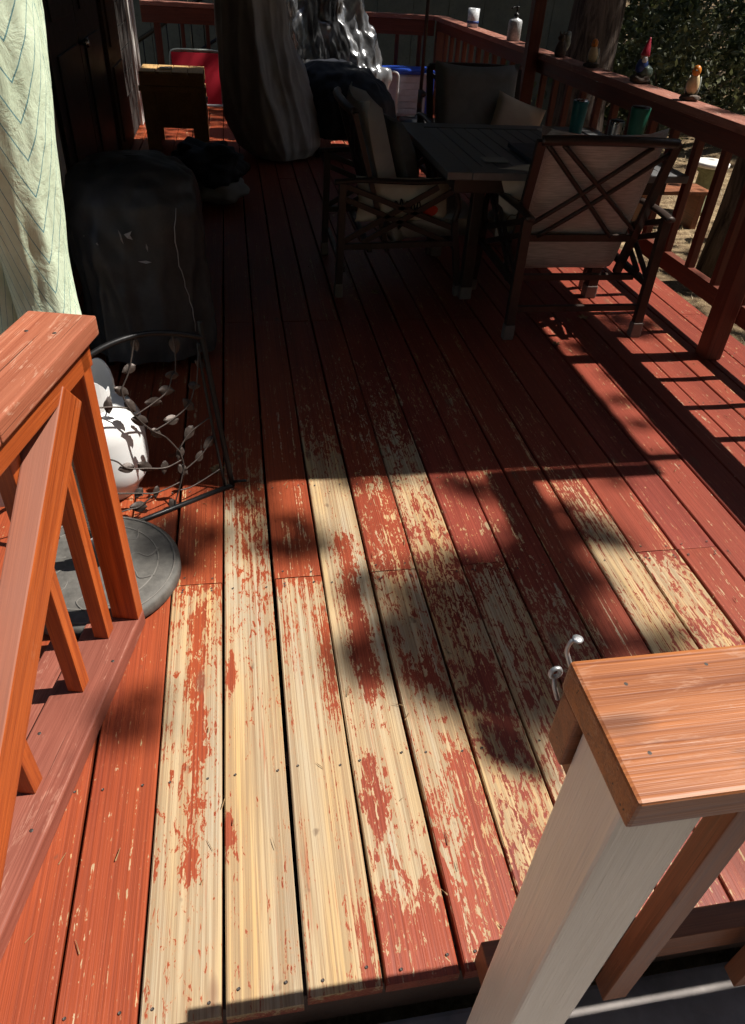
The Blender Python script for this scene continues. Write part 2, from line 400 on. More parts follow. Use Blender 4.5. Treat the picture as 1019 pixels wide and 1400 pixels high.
# (board, across -.5..+.5, half width, y0, y1, change)
SPOT = [(-2, .06, .16, .68, 1.45, -.48), (-2, -.42, .06, .7, 1.4, -.12), (-1, -.40, .12, 1.16, 1.25, -1.0), (-1, -.44, .09, .74, .82, -1.0),
        (0, .40, .11, 1.05, 1.40, -.5), (0, .36, .2, .44, .60, -.42), (0, -.3, .1, 1.2, 1.44, -.25), (1, .08, .22, 1.10, 1.72, -.72), (1, -.22, .2, .72, .92, -.6),
        (1, .1, .14, 1.0, 1.06, -.5), (2, .1, .35, 1.10, 1.17, -.45), (-1, .3, .1, 1.3, 2.2, -.2), (-1, -.1, .08, 1.4, 2.2, -.2), (3, .2, .2, .9, 1.2, -.35), (2, .3, .2, .7, .9, -.3)]
def peel_at(k, t, y):
    p = PEEL.get(k, [(0, .07)])
    if y <= p[0][0]: v = p[0][1]
    elif y >= p[-1][0]: v = p[-1][1]
    else:
        for (a, va), (b, vb) in zip(p, p[1:]):
            if a <= y <= b: v = va + (vb - va) * (y - a) / (b - a); break
    for kk, t0, w, y0, y1, d in SPOT:
        if kk == k:
            e = math.exp(-((t - t0) / w) ** 2)
            g = min(1, max(0, (y - y0 + .04) / .06)) * min(1, max(0, (y1 + .04 - y) / .06))
            v += d * e * g
    return v
deck = empty('deck_floor', (.7, 5, 0), 0, 'red stained plank deck floor with stain flaking off in the sun', 'deck floor', kind='structure')
def board_mesh(k, x0, w, ya, yb):
    nx = 9; L = yb - ya; step = .05 if ya < 2.5 else .25
    ny = max(2, int(L / step)); v = []; pe = []; f = []
    e = .004; b = .003
    xs = [-w / 2, -w / 2 + b] + [-w / 2 + b + (w - 2 * b) * i / (nx - 1) for i in range(1, nx - 1)] + [w / 2 - b, w / 2]
    bow = random.uniform(-.0008, .0008)
    for j in range(ny + 1):
        y = -L / 2 + L * j / ny
        wob = .0012 * math.sin(y * 1.7 + k) + .0007 * math.sin(y * 5.1 + k * 2)
        for i, x in enumerate(xs):
            z = 0.0 if 0 < i < len(xs) - 1 else -b
            cup = -.0015 * (1 - (2 * x / w) ** 2) * (1 if k % 2 else -.6)
            if j in (0, ny): z -= .001
            v.append((x + wob, y, z + cup)); pe.append(peel_at(k, x / w, (ya + yb) / 2 + y))
        for x in (xs[0], xs[-1]):
            v.append((x + wob, y, -.036)); pe.append(.1)
    m = len(xs) + 2
    for j in range(ny):
        a = j * m; c = (j + 1) * m
        for i in range(len(xs) - 1): f.append((a + i, a + i + 1, c + i + 1, c + i))
        f.append((a + m - 2, a, c, c + m - 2)); f.append((a + len(xs) - 1, a + m - 1, c + m - 1, c + len(xs) - 1))
    for j in (0, ny):
        a = j * m; r = [a + m - 2] + [a + i for i in range(len(xs))] + [a + m - 1]
        f.append(tuple(r if j else r[::-1]))
    me = mesh_from('deck_board', v, f)
    at = me.attributes.new('peel', 'FLOAT', 'POINT'); at.data.foreach_set('value', pe)
    tn = min(1, max(0, (4.5 - k) / 6.0)) * .85 + random.uniform(0, .15)
    at = me.attributes.new('tone', 'FLOAT', 'POINT'); at.data.foreach_set('value', [tn] * len(pe))
    return me
sv, sf = [], []
def screw(x, y, z, r=.0031):
    o = len(sv); n = 7
    for i in range(n): sv.append((x + r * math.cos(i * 6.283 / n), y + r * math.sin(i * 6.283 / n), z))
    for i in range(n): sv.append((x + r * .5 * math.cos(i * 6.283 / n), y + r * .5 * math.sin(i * 6.283 / n), z - .0008))
    for i in range(n): sf.append((o + i, o + (i + 1) % n, o + n + (i + 1) % n, o + n + i))
    sf.append(tuple(o + n + i for i in range(n)))
JA = {-2, 0, 2, 4, 8, 9, -4, 11, 13, -6, 15}
for k in range(-7, 17):
    xc = GX0 + PITCH * (k + .5)
    cuts = [DY0, 1.545, 5.26, 9.0, DY1] if k in JA else [DY0, 3.405, 7.12, DY1]
    if k == 0: cuts = [DY0, 1.545, 3.405, 7.12, DY1]
    if k == 2: cuts = [DY0, 1.545, 3.405, 6.2, DY1]
    for a, b in zip(cuts, cuts[1:]):
        w = PITCH - .0068 + random.uniform(-.0015, .001)
        z = random.uniform(-.0012, .0012)
        ya = a + (random.uniform(-.008, .006) if a == DY0 else .0015)
        o = place('deck_board', board_mesh(k, xc, w, ya, b - .0015), M['deck'], deck, Matrix.Translation((xc + random.uniform(-.0008, .0008), (ya + b - .0015) / 2, z)))
        for yy in [a + .025] + [q for q in (.915, 1.545 - .03, 2.0, 2.46, 2.92, 3.38, 3.85, 4.3) if a + .06 < q < b - .02] + [b - .028]:
            if yy < 4.5:
                for s in (-1, 1):
                    screw(xc + s * .045 + random.uniform(-.007, .007), yy + random.uniform(-.008, .008), z + .0022)
tag(solid('screw_heads', sv, sf, M['screw'], deck), kind='stuff')
for i in range(22):
    y = .53 + i * .435
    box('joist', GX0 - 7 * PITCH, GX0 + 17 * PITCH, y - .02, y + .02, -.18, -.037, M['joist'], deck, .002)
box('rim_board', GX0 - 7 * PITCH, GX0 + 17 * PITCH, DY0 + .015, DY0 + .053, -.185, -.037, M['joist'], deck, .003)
box('dark_gap_sheet', GX0 - 7 * PITCH, GX0 + 17 * PITCH, DY0 + .06, DY1, -.30, -.19, M['joist'], deck, .0)  # dark sheet added below the joists so the board gaps read as black shade

# ------------------------------------------------------------------ short angled railing, left foreground
AL = R(13.0); U = Vector((-math.sin(AL), -math.cos(AL), 0)); N_ = Vector((math.cos(AL), -math.sin(AL), 0)); P0 = Vector((-.322, 1.41, 0))
def LP(al, n, z): return P0 + U * al + N_ * n + Vector((0, 0, z))
lr = empty('stair_railing', LP(.3, -.07, 0), 0, 'orange stained short railing with diagonal brace, left foreground', 'railing', 'deck railings')
plank('cap_board', LP(-.035, -.055, .850), LP(.385, -.055, .850), .140, .040, M['cap'], lr, bev=.004)
plank('cap_board', LP(.388, -.055, .850), LP(1.45, -.055, .850), .140, .040, M['cap'], lr, bev=.004)
plank('top_rail', LP(-.012, -.020, .795), LP(1.45, -.020, .795), .038, .048, M['orange'], lr)
plank('top_rail', LP(-.012, -.106, .784), LP(1.45, -.106, .784), .038, .085, M['orange'], lr)
plank('post', LP(.019, -.036, .0505), LP(.019, -.036, .829), .070, .038, M['orange'], lr, up=-U)
plank('bottom_plate', LP(-.002, -.066, .025), LP(1.45, -.066, .025), .132, .050, M['plate'], lr, bev=.005)
plank('lower_plate', LP(.1, -.175, .012), LP(1.45, -.175, .012), .08, .024, M['plate'], lr, bev=.004)
for al in (.092, .262, .525): plank('baluster', LP(al, -.074, .0505), LP(al, -.074, .77), .038, .038, M['orange'], lr, up=U)
da, db = Vector((.135 - .06, 0, .680 + .052)), Vector((.562 + .32, 0, .309 - .278))
d = (db - da).normalized(); nrm = Vector((-d.z, 0, d.x)); nrm = nrm if nrm.z > 0 else -nrm
ca, cb = da + nrm * .044, db + nrm * .044
plank('diagonal_brace', LP(ca.x, -.026, ca.z), LP(cb.x, -.026, cb.z), .056, .088, M['orange'], lr, up=(U * nrm.x + Vector((0, 0, nrm.z))), bev=.004)

for al, n, z in ((.06, -.03, .8702), (.06, -.085, .8702), (.36, -.03, .8702), (.36, -.09, .8702), (.42, -.04, .8702), (.18, -.02, .0502), (.40, -.11, .0502), (.62, -.03, .0502)):
    lathe('screw', [(.0042, -.001), (.004, .0004), (.002, .0005), (.0005, .0005)], LP(al, n, z), M['screw'], lr, 10)

# ------------------------------------------------------------------ front railing, right foreground
fr = empty('front_railing', (.34, .32, -.19), 0, 'brown topped front railing on an off white painted post, right foreground', 'railing', 'deck railings')
box('cap_board', .287, 2.43, .257, .405, .912, .950, M['cap_f'], fr, .004)
WM_t = fr.children[0]
# grain of the cap runs along X: rebuild as a plank so object Y follows its length
bpy.data.objects.remove(WM_t, do_unlink=True)
plank('cap_board', (.287, .331, .931), (2.43, .331, .931), .148, .040, M['cap_f'], fr, bev=.004)
plank('post', (.342, .321, -.188), (.342, .321, .910), .088, .088, M['paint'], fr, up=(0, 1, 0), bev=.005)
plank('top_rail', (.290, .386, .868), (2.27, .386, .868), .036, .080, M['brown'], fr)
plank('back_rail', (.347, .441, .752), (2.27, .441, .752), .056, .088, M['brown'], fr)
plank('bottom_rail', (.348, .4455, .050), (2.27, .4455, .050), .046, .085, M['brown'], fr)
for i in range(7): plank('baluster', (.580 + .285 * i, .384, -.04 if i else .02), (.580 + .285 * i, .384, .826), .045, .036, M['brown'], fr, up=(0, 1, 0))
hk = tube('gate_hook', smooth_path([(.296, .409, .930), (.290, .411, .945), (.286, .413, .957), (.288, .414, .968), (.293, .414, .970)], 5), .0023, M['zinc'], fr, 8)
lathe('hook_washer', [(.002, -.001), (.005, 0), (.0055, .0015), (.002, .002)], (.294, .414, .970), M['zinc'], hk, 14)
tube('screw_eye', [Vector((.2775 + .005 * math.cos(a * .35), .407, .932 + .0065 * math.sin(a * .35))) for a in range(19)], .0026, M['zinc'], fr, 6)
tube('screw_eye', [(.278, .407, .926), (.281, .406, .910), (.288, .405, .892)], .0026, M['zinc'], fr, 6)
for (x, y) in ((.318, .300), (.330, .372), (.420, .385)):
    lathe('screw', [(.0048, -.001), (.0046, .0004), (.002, .0005), (.0005, .0005)], (x, y, .9505), M['screw'], fr, 10)

# ------------------------------------------------------------------ right-hand railing
rr = empty('side_railing', (2.34, 5, 0), 0, 'long dark red balustrade along the right side of the deck', 'railing', 'deck railings')
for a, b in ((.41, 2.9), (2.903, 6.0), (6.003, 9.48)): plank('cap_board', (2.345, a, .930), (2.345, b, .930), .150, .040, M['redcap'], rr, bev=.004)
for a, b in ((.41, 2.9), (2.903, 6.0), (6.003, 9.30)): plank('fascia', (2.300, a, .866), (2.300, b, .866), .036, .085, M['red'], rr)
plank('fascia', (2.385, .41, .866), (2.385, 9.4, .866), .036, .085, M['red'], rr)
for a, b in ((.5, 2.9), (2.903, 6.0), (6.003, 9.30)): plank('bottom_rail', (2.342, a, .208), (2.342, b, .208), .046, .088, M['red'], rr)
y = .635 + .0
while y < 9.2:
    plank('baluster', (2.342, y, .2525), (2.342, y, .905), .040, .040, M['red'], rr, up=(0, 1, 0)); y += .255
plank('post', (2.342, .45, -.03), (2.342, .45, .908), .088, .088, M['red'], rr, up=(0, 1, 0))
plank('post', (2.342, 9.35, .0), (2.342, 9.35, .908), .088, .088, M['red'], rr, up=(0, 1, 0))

# ------------------------------------------------------------------ far railing
rf = empty('far_railing', (.8, 9.45, 0), 0, 'dark red balustrade closing the far end of the deck', 'railing', 'deck railings')
plank('cap_board', (-.9, 9.45, .930), (2.268, 9.45, .930), .150, .040, M['redcap'], rf, bev=.004)
plank('fascia', (-.9, 9.40, .835), (2.28, 9.40, .835), .036, .145, M['red'], rf)
plank('bottom_rail', (-.9, 9.43, .12), (2.28, 9.43, .12), .04, .088, M['red'], rf)
for i in range(12): plank('baluster', (-.75 + .262 * i, 9.44, .165), (-.75 + .262 * i, 9.44, .907), .07 if i % 3 == 0 else .04, .04, M['red'], rf, up=(0, 1, 0))

# ------------------------------------------------------------------ porch roof over the middle of the deck
pr = empty('porch_roof', (2.21, 2.9, 0), 0, 'timber porch roof on dark red posts shading the middle of the deck', 'roof')
for py in (2.90, 6.05): plank('post', (2.232, py, .001), (2.232, py, 2.14), .088, .088, M['red'], pr, up=(0, 1, 0), bev=.005)
box('beam', 2.18, 2.28, 2.088, 7.32, 2.141, 2.29, M['red'], pr, .004)
box('roof_deck', -1.3, 3.075, 2.035, 7.33, 2.36, 2.42, M['roofwood'], pr, .003)
box('roof_deck', 2.46, 3.075, 1.95, 2.032, 2.361, 2.419, M['roofwood'], pr, .003)
box('shingles', -1.3, 3.06, 2.05, 7.31, 2.4225, 2.45, M['shingle'], pr, .003)
for i in range(9):
    yy = 2.12 + i * .64
    box('rafter', -1.25, 3.0, yy, yy + .04, 2.292, 2.358, M['roofwood'], pr, .002)
box('sky_block_beam', -1.3, 3.07, 2.04, 2.085, 1.90, 2.29, M['red'], pr, .004)  # unseen beam added to keep sky light off the deck behind it
box('beam_tail', 2.375, 2.50, 1.66, 2.03, 2.27, 2.345, M['red'], pr, .004)

# ------------------------------------------------------------------ house wall on the left
hs = empty('house', (-1.0, 5.5, 0), 0, 'dark house wall with black door along the left of the deck', 'house')
HX = -.93
box('wall', HX - .2, HX, 2.75, 8.55, -.6, 5.2, M['wall'], hs, .004)  # upper part, above the view, raised to block sky light
for i in range(14): box('siding_board', HX + .001, HX + .012, 7.42, 8.40, .02 + i * .17, .02 + i * .17 + .165, M['wall'], hs, .002)
for (a, b) in ((4.20, 4.33),): box('door_trim', HX + .001, HX + .028, a, b, 0.0, 2.15, M['trim'], hs, .003)
dr = box('door', HX + .001, HX + .022, 4.50, 5.42, .02, 2.1, M['door'], hs, .004)
dr2 = box('door', HX + .001, HX + .022, 5.44, 6.36, .02, 2.1, M['door'], hs, .004)
for dd, ya in ((dr, 4.5), (dr2, 5.44)):
    for z0 in (.15, 1.1): box('panel', HX + .0225, HX + .034, ya + .16, ya + .76, z0, z0 + .8, M['door'], dd, .006)
lathe('handle', [(.012, 0), (.014, .02), (.026, .04), (.026, .055), (.01, .062)], (HX + .03, 5.36, .95), M['steel'], dr, 12, tilt=Matrix.Rotation(R(90), 3, 'Y'))
box('gap_trim', HX + .001, HX + .010, 5.422, 5.438, .02, 2.1, M['trim'], hs, .001)
bd = box('panel_door', HX + .001, HX + .03, 6.55, 7.30, .02, 2.1, M['browndoor'], hs, .004)
for z0 in (.15, .80): box('panel', HX + .0305, HX + .045, 6.66, 7.19, z0, z0 + .52, M['browndoor'], bd, .012)
box('corner_trim', HX + .001, HX + .05, 8.42, 8.56, 0, 2.6, M['trim'], hs, .004)
box('corner_trim', HX + .001, HX + .035, 8.20, 8.41, 0, 2.6, M['trim'], hs, .004)

# ------------------------------------------------------------------ building behind the far railing
fb = empty('neighbouring_building', (.5, 11.6, -.6), 0, 'sage sided building wall beyond the far railing', 'building')
for i in range(18): box('siding_panel', -4 + i * .5, -4 + i * .5 + .494, 11.6, 11.7, -.6, 3.0, M['farwall'], fb, .004)
sr = empty('stair_balustrade', (-.4, 10.8, 0), 0, 'dark sloping metal stair balustrade behind the far railing at left', 'balustrade')
tube('handrail', [(-1.3, 10.8, .35), (.6, 10.8, 1.45)], .025, M['blackmetal'], sr)
tube('lower_rail', [(-1.3, 10.8, -.15), (.6, 10.8, .95)], .02, M['blackmetal'], sr)
for i in range(12):
    x = -1.2 + i * .15; z = .35 + (x + 1.3) * .579
    tube('baluster', [(x, 10.8, z - .5), (x, 10.8, z)], .009, M['blackmetal'], sr, 6)

# ------------------------------------------------------------------ draped covers
def drape(name, rings, mat, parent=None, nseg=96, folds=9, amp=.03, seed=0, ex=2.6, crumple=.012, sub=7):
    """rings: (z, cx, cy, rx, ry, foldweight); cloth with sharp hanging creases"""
    rng = random.Random(seed); ph = [rng.uniform(0, 6.28) for _ in range(6)]; v = []; f = []
    R2 = []
    for i in range(len(rings) - 1):
        for j in range(sub):
            t = j / sub; R2.append(tuple(a + (b - a) * t for a, b in zip(rings[i], rings[i + 1])))
    R2.append(rings[-1])
    def ridge(x, p=1.6): return (1 - abs(math.sin(x * .5))) ** p
    for (z, cx, cy, rx, ry, fw) in R2:
        for k in range(nseg):
            a = 2 * math.pi * k / nseg; c = math.cos(a); s = math.sin(a)
            q = (abs(c) ** ex + abs(s) ** ex) ** (-1 / ex)
            dr_ = [1.6 * noise.noise(Vector((z * 1.3, i * 7.1 + seed, math.cos(a)))) for i in range(3)]
            w = (ridge(folds * a + ph[0] + dr_[0] * 1.5) * .8 + ridge(round(folds * 1.7) * a + ph[1] + dr_[1] * 2.2) * .45 + ridge(round(folds * 2.9) * a + ph[2] - z * 6 + dr_[2] * 3) * .22 + .5 * noise.noise(Vector((c * 1.5, s * 1.5, z * 1.2 + seed))) - .35) * amp * fw
            x = cx + c * q * (rx + w); y = cy + s * q * (ry + w)
            n1 = abs(noise.noise(Vector((x * 7 + seed, y * 7, z * 5)))) * 1.6 - .4 + .4 * noise.noise(Vector((x * 17 + seed, y * 17, z * 14)))
            x += c * n1 * crumple; y += s * n1 * crumple
            v.append((x, y, max(.006, z + n1 * crumple * .8)))
    n = nseg
    for i in range(len(R2) - 1):
        for k in range(n): f.append((i * n + k, i * n + (k + 1) % n, (i + 1) * n + (k + 1) % n, (i + 1) * n + k))
    f.append(tuple((len(R2) - 1) * n + k for k in range(n)))
    return solid(name, v, f, mat, parent, True)

# black torn cover, left
cg = empty('covered_grill', (-.42, 3.15, 0), 0, 'domed black vinyl cover with torn holes over a grill beside the door', 'covered grill')
cov = drape('cover', [(.06, -.42, 3.10, .262, .25, 1.0), (.30, -.42, 3.12, .262, .25, .8), (.45, -.42, 3.13, .265, .255, .5), (.58, -.42, 3.15, .270, .265, .25), (.67, -.42, 3.17, .264, .262, .15), (.73, -.42, 3.19, .240, .240, .1), (.77, -.42, 3.20, .185, .19, .05), (.79, -.42, 3.21, .10, .11, 0), (.796, -.42, 3.22, .04, .04, 0)], M['vinyl'], cg, 180, 5, .05, 11, 2.2, .016)
for (x, y) in ((-.60, 2.98), (-.24, 2.98), (-.60, 3.28), (-.24, 3.28)): tube('leg', [(x, y, .001), (x, y, .25)], .016, M['blackmetal'], cg, 8)
box('shelf', -.62, -.22, 2.97, 3.30, .10, .115, M['blackmetal'], cg, .003)
def tear(cx, cz, pts):
    bx = []
    for (px, pz) in pts:
        bx.append(Vector((cx + px, 2.872 + .0 - .012 - (0.0 if cz < .6 else -.03), cz + pz)))
    return bx
def surf_pt(x, z):
    best = None
    for vv in cov.data.vertices:
        w = cov.matrix_basis @ vv.co + Vector((-.42, 3.15, 0))
        if w.y < 3.2:
            dd = (w.x - x) ** 2 + (w.z - z) ** 2
            if best is None or dd < best[0]: best = (dd, w)
    return best[1]
for (x, z, pts) in ((-.455, .585, [(0, .022), (.008, .004), (.012, -.03), (.004, -.012)]), (-.435, .575, [(0, .006), (.03, .018), (.022, .004), (.03, -.012), (.012, -.006)]),
                    (-.60, .56, [(0, 0), (.014, .008), (.008, -.004)]), (-.36, .545, [(0, .01), (.006, -.002), (.004, -.02), (-.002, -.004)]), (-.40, .475, [(0, 0), (.03, .004), (.05, -.002), (.03, -.006)]), (-.55, .555, [(0, 0), (.006, .006), (.009, -.004)])):
    s = surf_pt(x, z)
    vv = [Vector((s.x + a, s.y - .006 - .002 * i, s.z + b)) for i, (a, b) in enumerate(pts)]
    vv2 = [p + Vector((0, .003, 0)) for p in vv]; n = len(vv)
    solid('tear', vv + vv2, [tuple(range(n)), tuple(range(n, 2 * n))[::-1]] + [(i, (i + 1) % n, n + (i + 1) % n, n + i) for i in range(n)], M['torn'], cg)
seam = []
for z in [.18 + i * .03 for i in range(17)]:
    s = surf_pt(-.235 + .02 * math.sin(z * 9), z); seam.append(s + Vector((.0, -.003, 0)))
tube('seam', seam, .0022, M['taupe'], cg, 6)

# heap of fabric behind it
def blob(name, c, r, mat, parent=None, seed=0, amp=.25, n=40, m=20, flat=.0, T=None):
    v = []; f = []
    for j in range(m + 1):
        th = math.pi * j / m
        for k in range(n):
            a = 2 * math.pi * k / n; p = Vector((math.sin(th) * math.cos(a), math.sin(th) * math.sin(a), math.cos(th)))
            d = 1 + amp * noise.noise(p * 1.6 + Vector((seed, 0, 0))) + amp * .45 * noise.noise(p * 4.2 + Vector((0, seed, 0)))
            q = Vector((p.x * r[0] * d, p.y * r[1] * d, p.z * r[2] * d))
            v.append((c[0] + q.x, c[1] + q.y, max(flat, c[2] + q.z) if T is None else c[2] + q.z))
    for j in range(m):
        for k in range(n): f.append((j * n + k, (j + 1) * n + k, (j + 1) * n + (k + 1) % n, j * n + (k + 1) % n))
    return solid(name, v, f, mat, parent, True, T)
tag(blob('cushion', (-.14, 5.58, .08), (.20, .26, .09), M['greycush'], None, 2, .2, flat=.004), 'grey seat cushion lying on the deck under dark fabric', 'cushion')
tag(blob('fabric_heap', (-.22, 5.62, .22), (.26, .24, .14), M['navy'], None, 5, .45, 60, 30, flat=.004), 'crumpled navy black fabric heaped on a grey cushion', 'fabric')

# taupe tall cover
tc = empty('covered_patio_heater', (.28, 7.1, 0), 0, 'tall object under a creased grey cover in front of the red canvas', 'covered object')
drape('cover', [(.02, .40, 7.06, .27, .34, .5), (.10, .37, 7.08, .35, .40, .8), (.3, .31, 7.10, .39, .43, 1.0), (.6, .24, 7.12, .34, .42, 1.0), (.9, .19, 7.13, .28, .40, .9), (1.2, .17, 7.13, .26, .36, .8), (1.5, .17, 7.13, .22, .32, .6), (1.62, .17, 7.13, .12, .16, .3)], M['taupe'], tc, 220, 5, .075, 8, 2.1, .012)
tube('caster_leg', [(-.03, 6.98, .03), (-.16, 6.92, .03)], .025, M['blackmetal'], tc)
cgb = empty('covered_barbecue', (1.0, 7.25, 0), 0, 'low navy black cover over a barbecue left of the dining table', 'covered barbecue')
drape('cover', [(.16, 1.02, 7.2, .40, .32, 1.0), (.3, 1.02, 7.2, .42, .33, .8), (.45, 1.0, 7.22, .42, .33, .4), (.54, .97, 7.24, .38, .30, .2), (.64, .90, 7.30, .30, .24, 0), (.70, .86, 7.35, .16, .14, 0)], M['navy'], cgb, 140, 7, .05, 12, 2.6, .02)
for (x, y) in ((.72, 6.98), (1.3, 6.98), (.72, 7.42), (1.3, 7.42)): tube('leg', [(x, y, .001), (x, y, .25)], .02, M['blackmetal'], cgb)
stp = empty('tarpaulin_covered_stand', (.9, 7.85, 0), 0, 'tall stand wrapped in shiny silver black plastic catching the sun', 'covered stand')
drape('tarpaulin', [(.42, 1.02, 7.85, .44, .22, 1.0), (.55, 1.0, 7.86, .44, .24, 1.0), (.75, .92, 7.88, .42, .24, 1.0), (1.0, .82, 7.90, .38, .22, 1.0), (1.3, .78, 7.92, .32, .20, .8), (1.45, .80, 7.92, .14, .1, .4)], M['silver'], stp, 200, 6, .10, 21, 2.2, .06)
for (x, y) in ((.72, 7.75), (1.25, 7.75), (.98, 8.02)): tube('leg', [(x, y, .001), (x, y, .6)], .02, M['blackmetal'], stp)

# ------------------------------------------------------------------ closed parasol and its base, left
def umbrella_material():
    t = NT('mint_canvas_with_blue_chevrons')
    at = t.add('ShaderNodeAttribute', attribute_name='cloth'); sx = t.add('ShaderNodeSeparateXYZ'); t.L(at.outputs['Vector'], sx.inputs[0])
    u = t.math('ABSOLUTE', sx.outputs[0]); v = sx.outputs[1]
    wob = t.math('MULTIPLY', t.math('SUBTRACT', t.noise(t.coords((5, 5, 5), False), 1.0, 3), .5), .02)
    h = t.math('SUBTRACT', v, t.math('ADD', t.math('MULTIPLY', u, 1.15), t.math('MULTIPLY', t.math('MULTIPLY', u, u), 5.5)))
    h = t.math('DIVIDE', t.math('ADD', h, wob), .066)
    fr_ = t.math('FRACT', h); ln = t.math('LESS_THAN', fr_, .075)
    big = t.noise(t.coords((9, 9, 9), False), 1.0, 6, .65)
    c = t.mix(t.ramp(big, [(.35, 0), (.65, 1)]), (.50, .60, .44), (.62, .73, .56))
    c = t.mix(t.math('MULTIPLY', ln, .85), c, (.06, .20, .24))
    dirt = t.noise(t.coords((4, 4, 7), False), 1.0, 5, .7)
    c = t.mix(t.math('MULTIPLY', t.ramp(dirt, [(.64, 0), (.74, 1)]), .5), c, (.22, .19, .10))
    nb = t.bump(t.noise(t.coords((22, 22, 14), False), 1.0, 6, .65, .6), .3, .02)
    t.b.inputs['Subsurface Weight'].default_value = 0.0
    return t.fin(c, .85, nb, spec=.2)
ub = empty('parasol_base', (-.475, 1.605, 0), 0, 'round grey stone effect parasol base behind the orange railing', 'parasol base')
lathe('base_plate', [(.232, .001), (.240, .010), (.240, .036), (.235, .044), (.200, .050), (.06, .058), (.045, .060)], (-.475, 1.605, 0), plain('grey_resin', (.085, .080, .072), .7, 0, .3, 40, .35), ub, 56)
for rr_ in (.224, .178): tube('raised_ring', [(-.475 + rr_ * math.cos(i * .1122), 1.605 + rr_ * math.sin(i * .1122), .0515 if rr_ < .2 else .0475) for i in range(57)], .0028, M['concrete'] if 0 else plain('grey_resin_rim', (.13, .122, .11), .7, 0, .2, 40, .2), ub, 6)
for i in range(10):
    a = i * .628 + .2
    tube('raised_vein', smooth_path([(-.475 + r_ * math.cos(a + da_), 1.605 + r_ * math.sin(a + da_), .0545 - (r_ - .1) * .02) for r_, da_ in ((.09, 0), (.12, .12), (.15, -.06), (.183, .1))], 4), .0026, plain('grey_resin_vein', (.115, .108, .098), .7), ub, 5)
tube('sleeve', [(-.475, 1.605, .058), (-.475, 1.605, .16)], .027, M['blackmetal'], ub, 14)
um = empty('closed_parasol', (-.475, 1.605, .16), 0, 'closed mint green parasol with blue chevron lines at far left', 'parasol')
tube('pole', [(-.475, 1.605, .161), (-.475, 1.605, 2.3)], .019, M['steel'], um, 14)
def closed_canopy():
    v = []; f = []; uvw = []; n = 160; zs = [.68 + i * .028 for i in range(56)]
    for z in zs:
        t_ = (z - .60) / 1.6
        base = .075 + .075 * math.exp(-((z - 1.5) / .6) ** 2) * (1 if z < 2.0 else max(0, (2.25 - z) / .25)) + .02 * math.exp(-((z - .62) / .15) ** 2)
        if z > 1.95: base *= max(.12, (2.24 - z) / .29)
        for k in range(n):
            a = 2 * math.pi * k / n
            lobe = abs(math.sin(1.5 * (a + 1.95 + .12 * (z - 1.0)))) ** .55
            r = base * (.66 + .42 * lobe) + .006 * noise.noise(Vector((math.cos(a) * 3, math.sin(a) * 3, z * 4))) + .003 * noise.noise(Vector((math.cos(a) * 9, math.sin(a) * 9, z * 13)))
            sag = -.012 * (1 - lobe) if z < .7 else 0
            v.append((-.475 + r * math.cos(a), 1.605 + .07 + r * math.sin(a), z + sag))
            g = ((a + 1.95 + .12 * (z - 1.0)) / (math.pi / 1.5)) % 1.0 - .5
            uvw.append((g * .40, z, 0))
    for i in range(len(zs) - 1):
        for k in range(n): f.append((i * n + k, i * n + (k + 1) % n, (i + 1) * n + (k + 1) % n, (i + 1) * n + k))
    c = Vector((-.475, 1.675, 1.3)); me = mesh_from('canopy', [Vector(p) - c for p in v], f, True)
    at = me.attributes.new('cloth', 'FLOAT_VECTOR', 'POINT'); at.data.foreach_set('vector', [x for q in uvw for x in q])
    return place('canopy', me, umbrella_material(), um, Matrix.Translation(c))
closed_canopy()
tube('tie_cord', smooth_path([(-.56, 1.57, .86), (-.545, 1.56, .80), (-.53, 1.555, .745), (-.52, 1.55, .70)], 5), .004, M['ink'], um, 6)

wp = empty('white_newel', (-.80, 2.02, 0), 0, 'white painted newel post behind the orange railing at left edge', 'post')
plank('post', (-.80, 2.02, .0), (-.80, 2.02, .95), .09, .09, M['trim'], wp, up=(0, 1, 0), bev=.005)
plank('post_cap', (-.80, 1.96, .965), (-.80, 2.08, .965), .12, .028, M['trim'], wp, bev=.006)

# ------------------------------------------------------------------ metal leaf trellis and white tank
EU = Vector((-.86426, -.50304, 0)); EV = Vector((-.12873, .22117, .9667)); EO = Vector((-.083, 2.022, .006)); EN = EU.cross(EV).normalized()
def TP(u, v, w=0): return EO + EU * u + EV * v + EN * w
tr = empty('leaf_trellis', TP(.3, 0), 0, 'arched black metal trellis with leafy vines leaning beside the grill', 'trellis')
tube('frame', smooth_path([TP(.0, .0), TP(-.004, .25), TP(-.010, .50), TP(-.014, .56)], 4), .0095, M['blackmetal'], tr)
tube('frame', smooth_path([TP(.028, .004), TP(.022, .25), TP(.012, .47), TP(.004, .492)], 4), .005, M['blackmetal'], tr)
tube('frame', smooth_path([TP(-.012, .508), TP(.07, .540), TP(.179, .563), TP(.30, .553), TP(.40, .515), TP(.50, .445), TP(.56, .35), TP(.585, .2), TP(.59, 0)], 6), .009, M['blackmetal'], tr)
tube('frame', [TP(-.005, .0), TP(.60, .0)], .009, M['blackmetal'], tr)
tube('foot', [TP(-.004, .012), TP(-.03, .02, -.05)], .005, M['blackmetal'], tr)
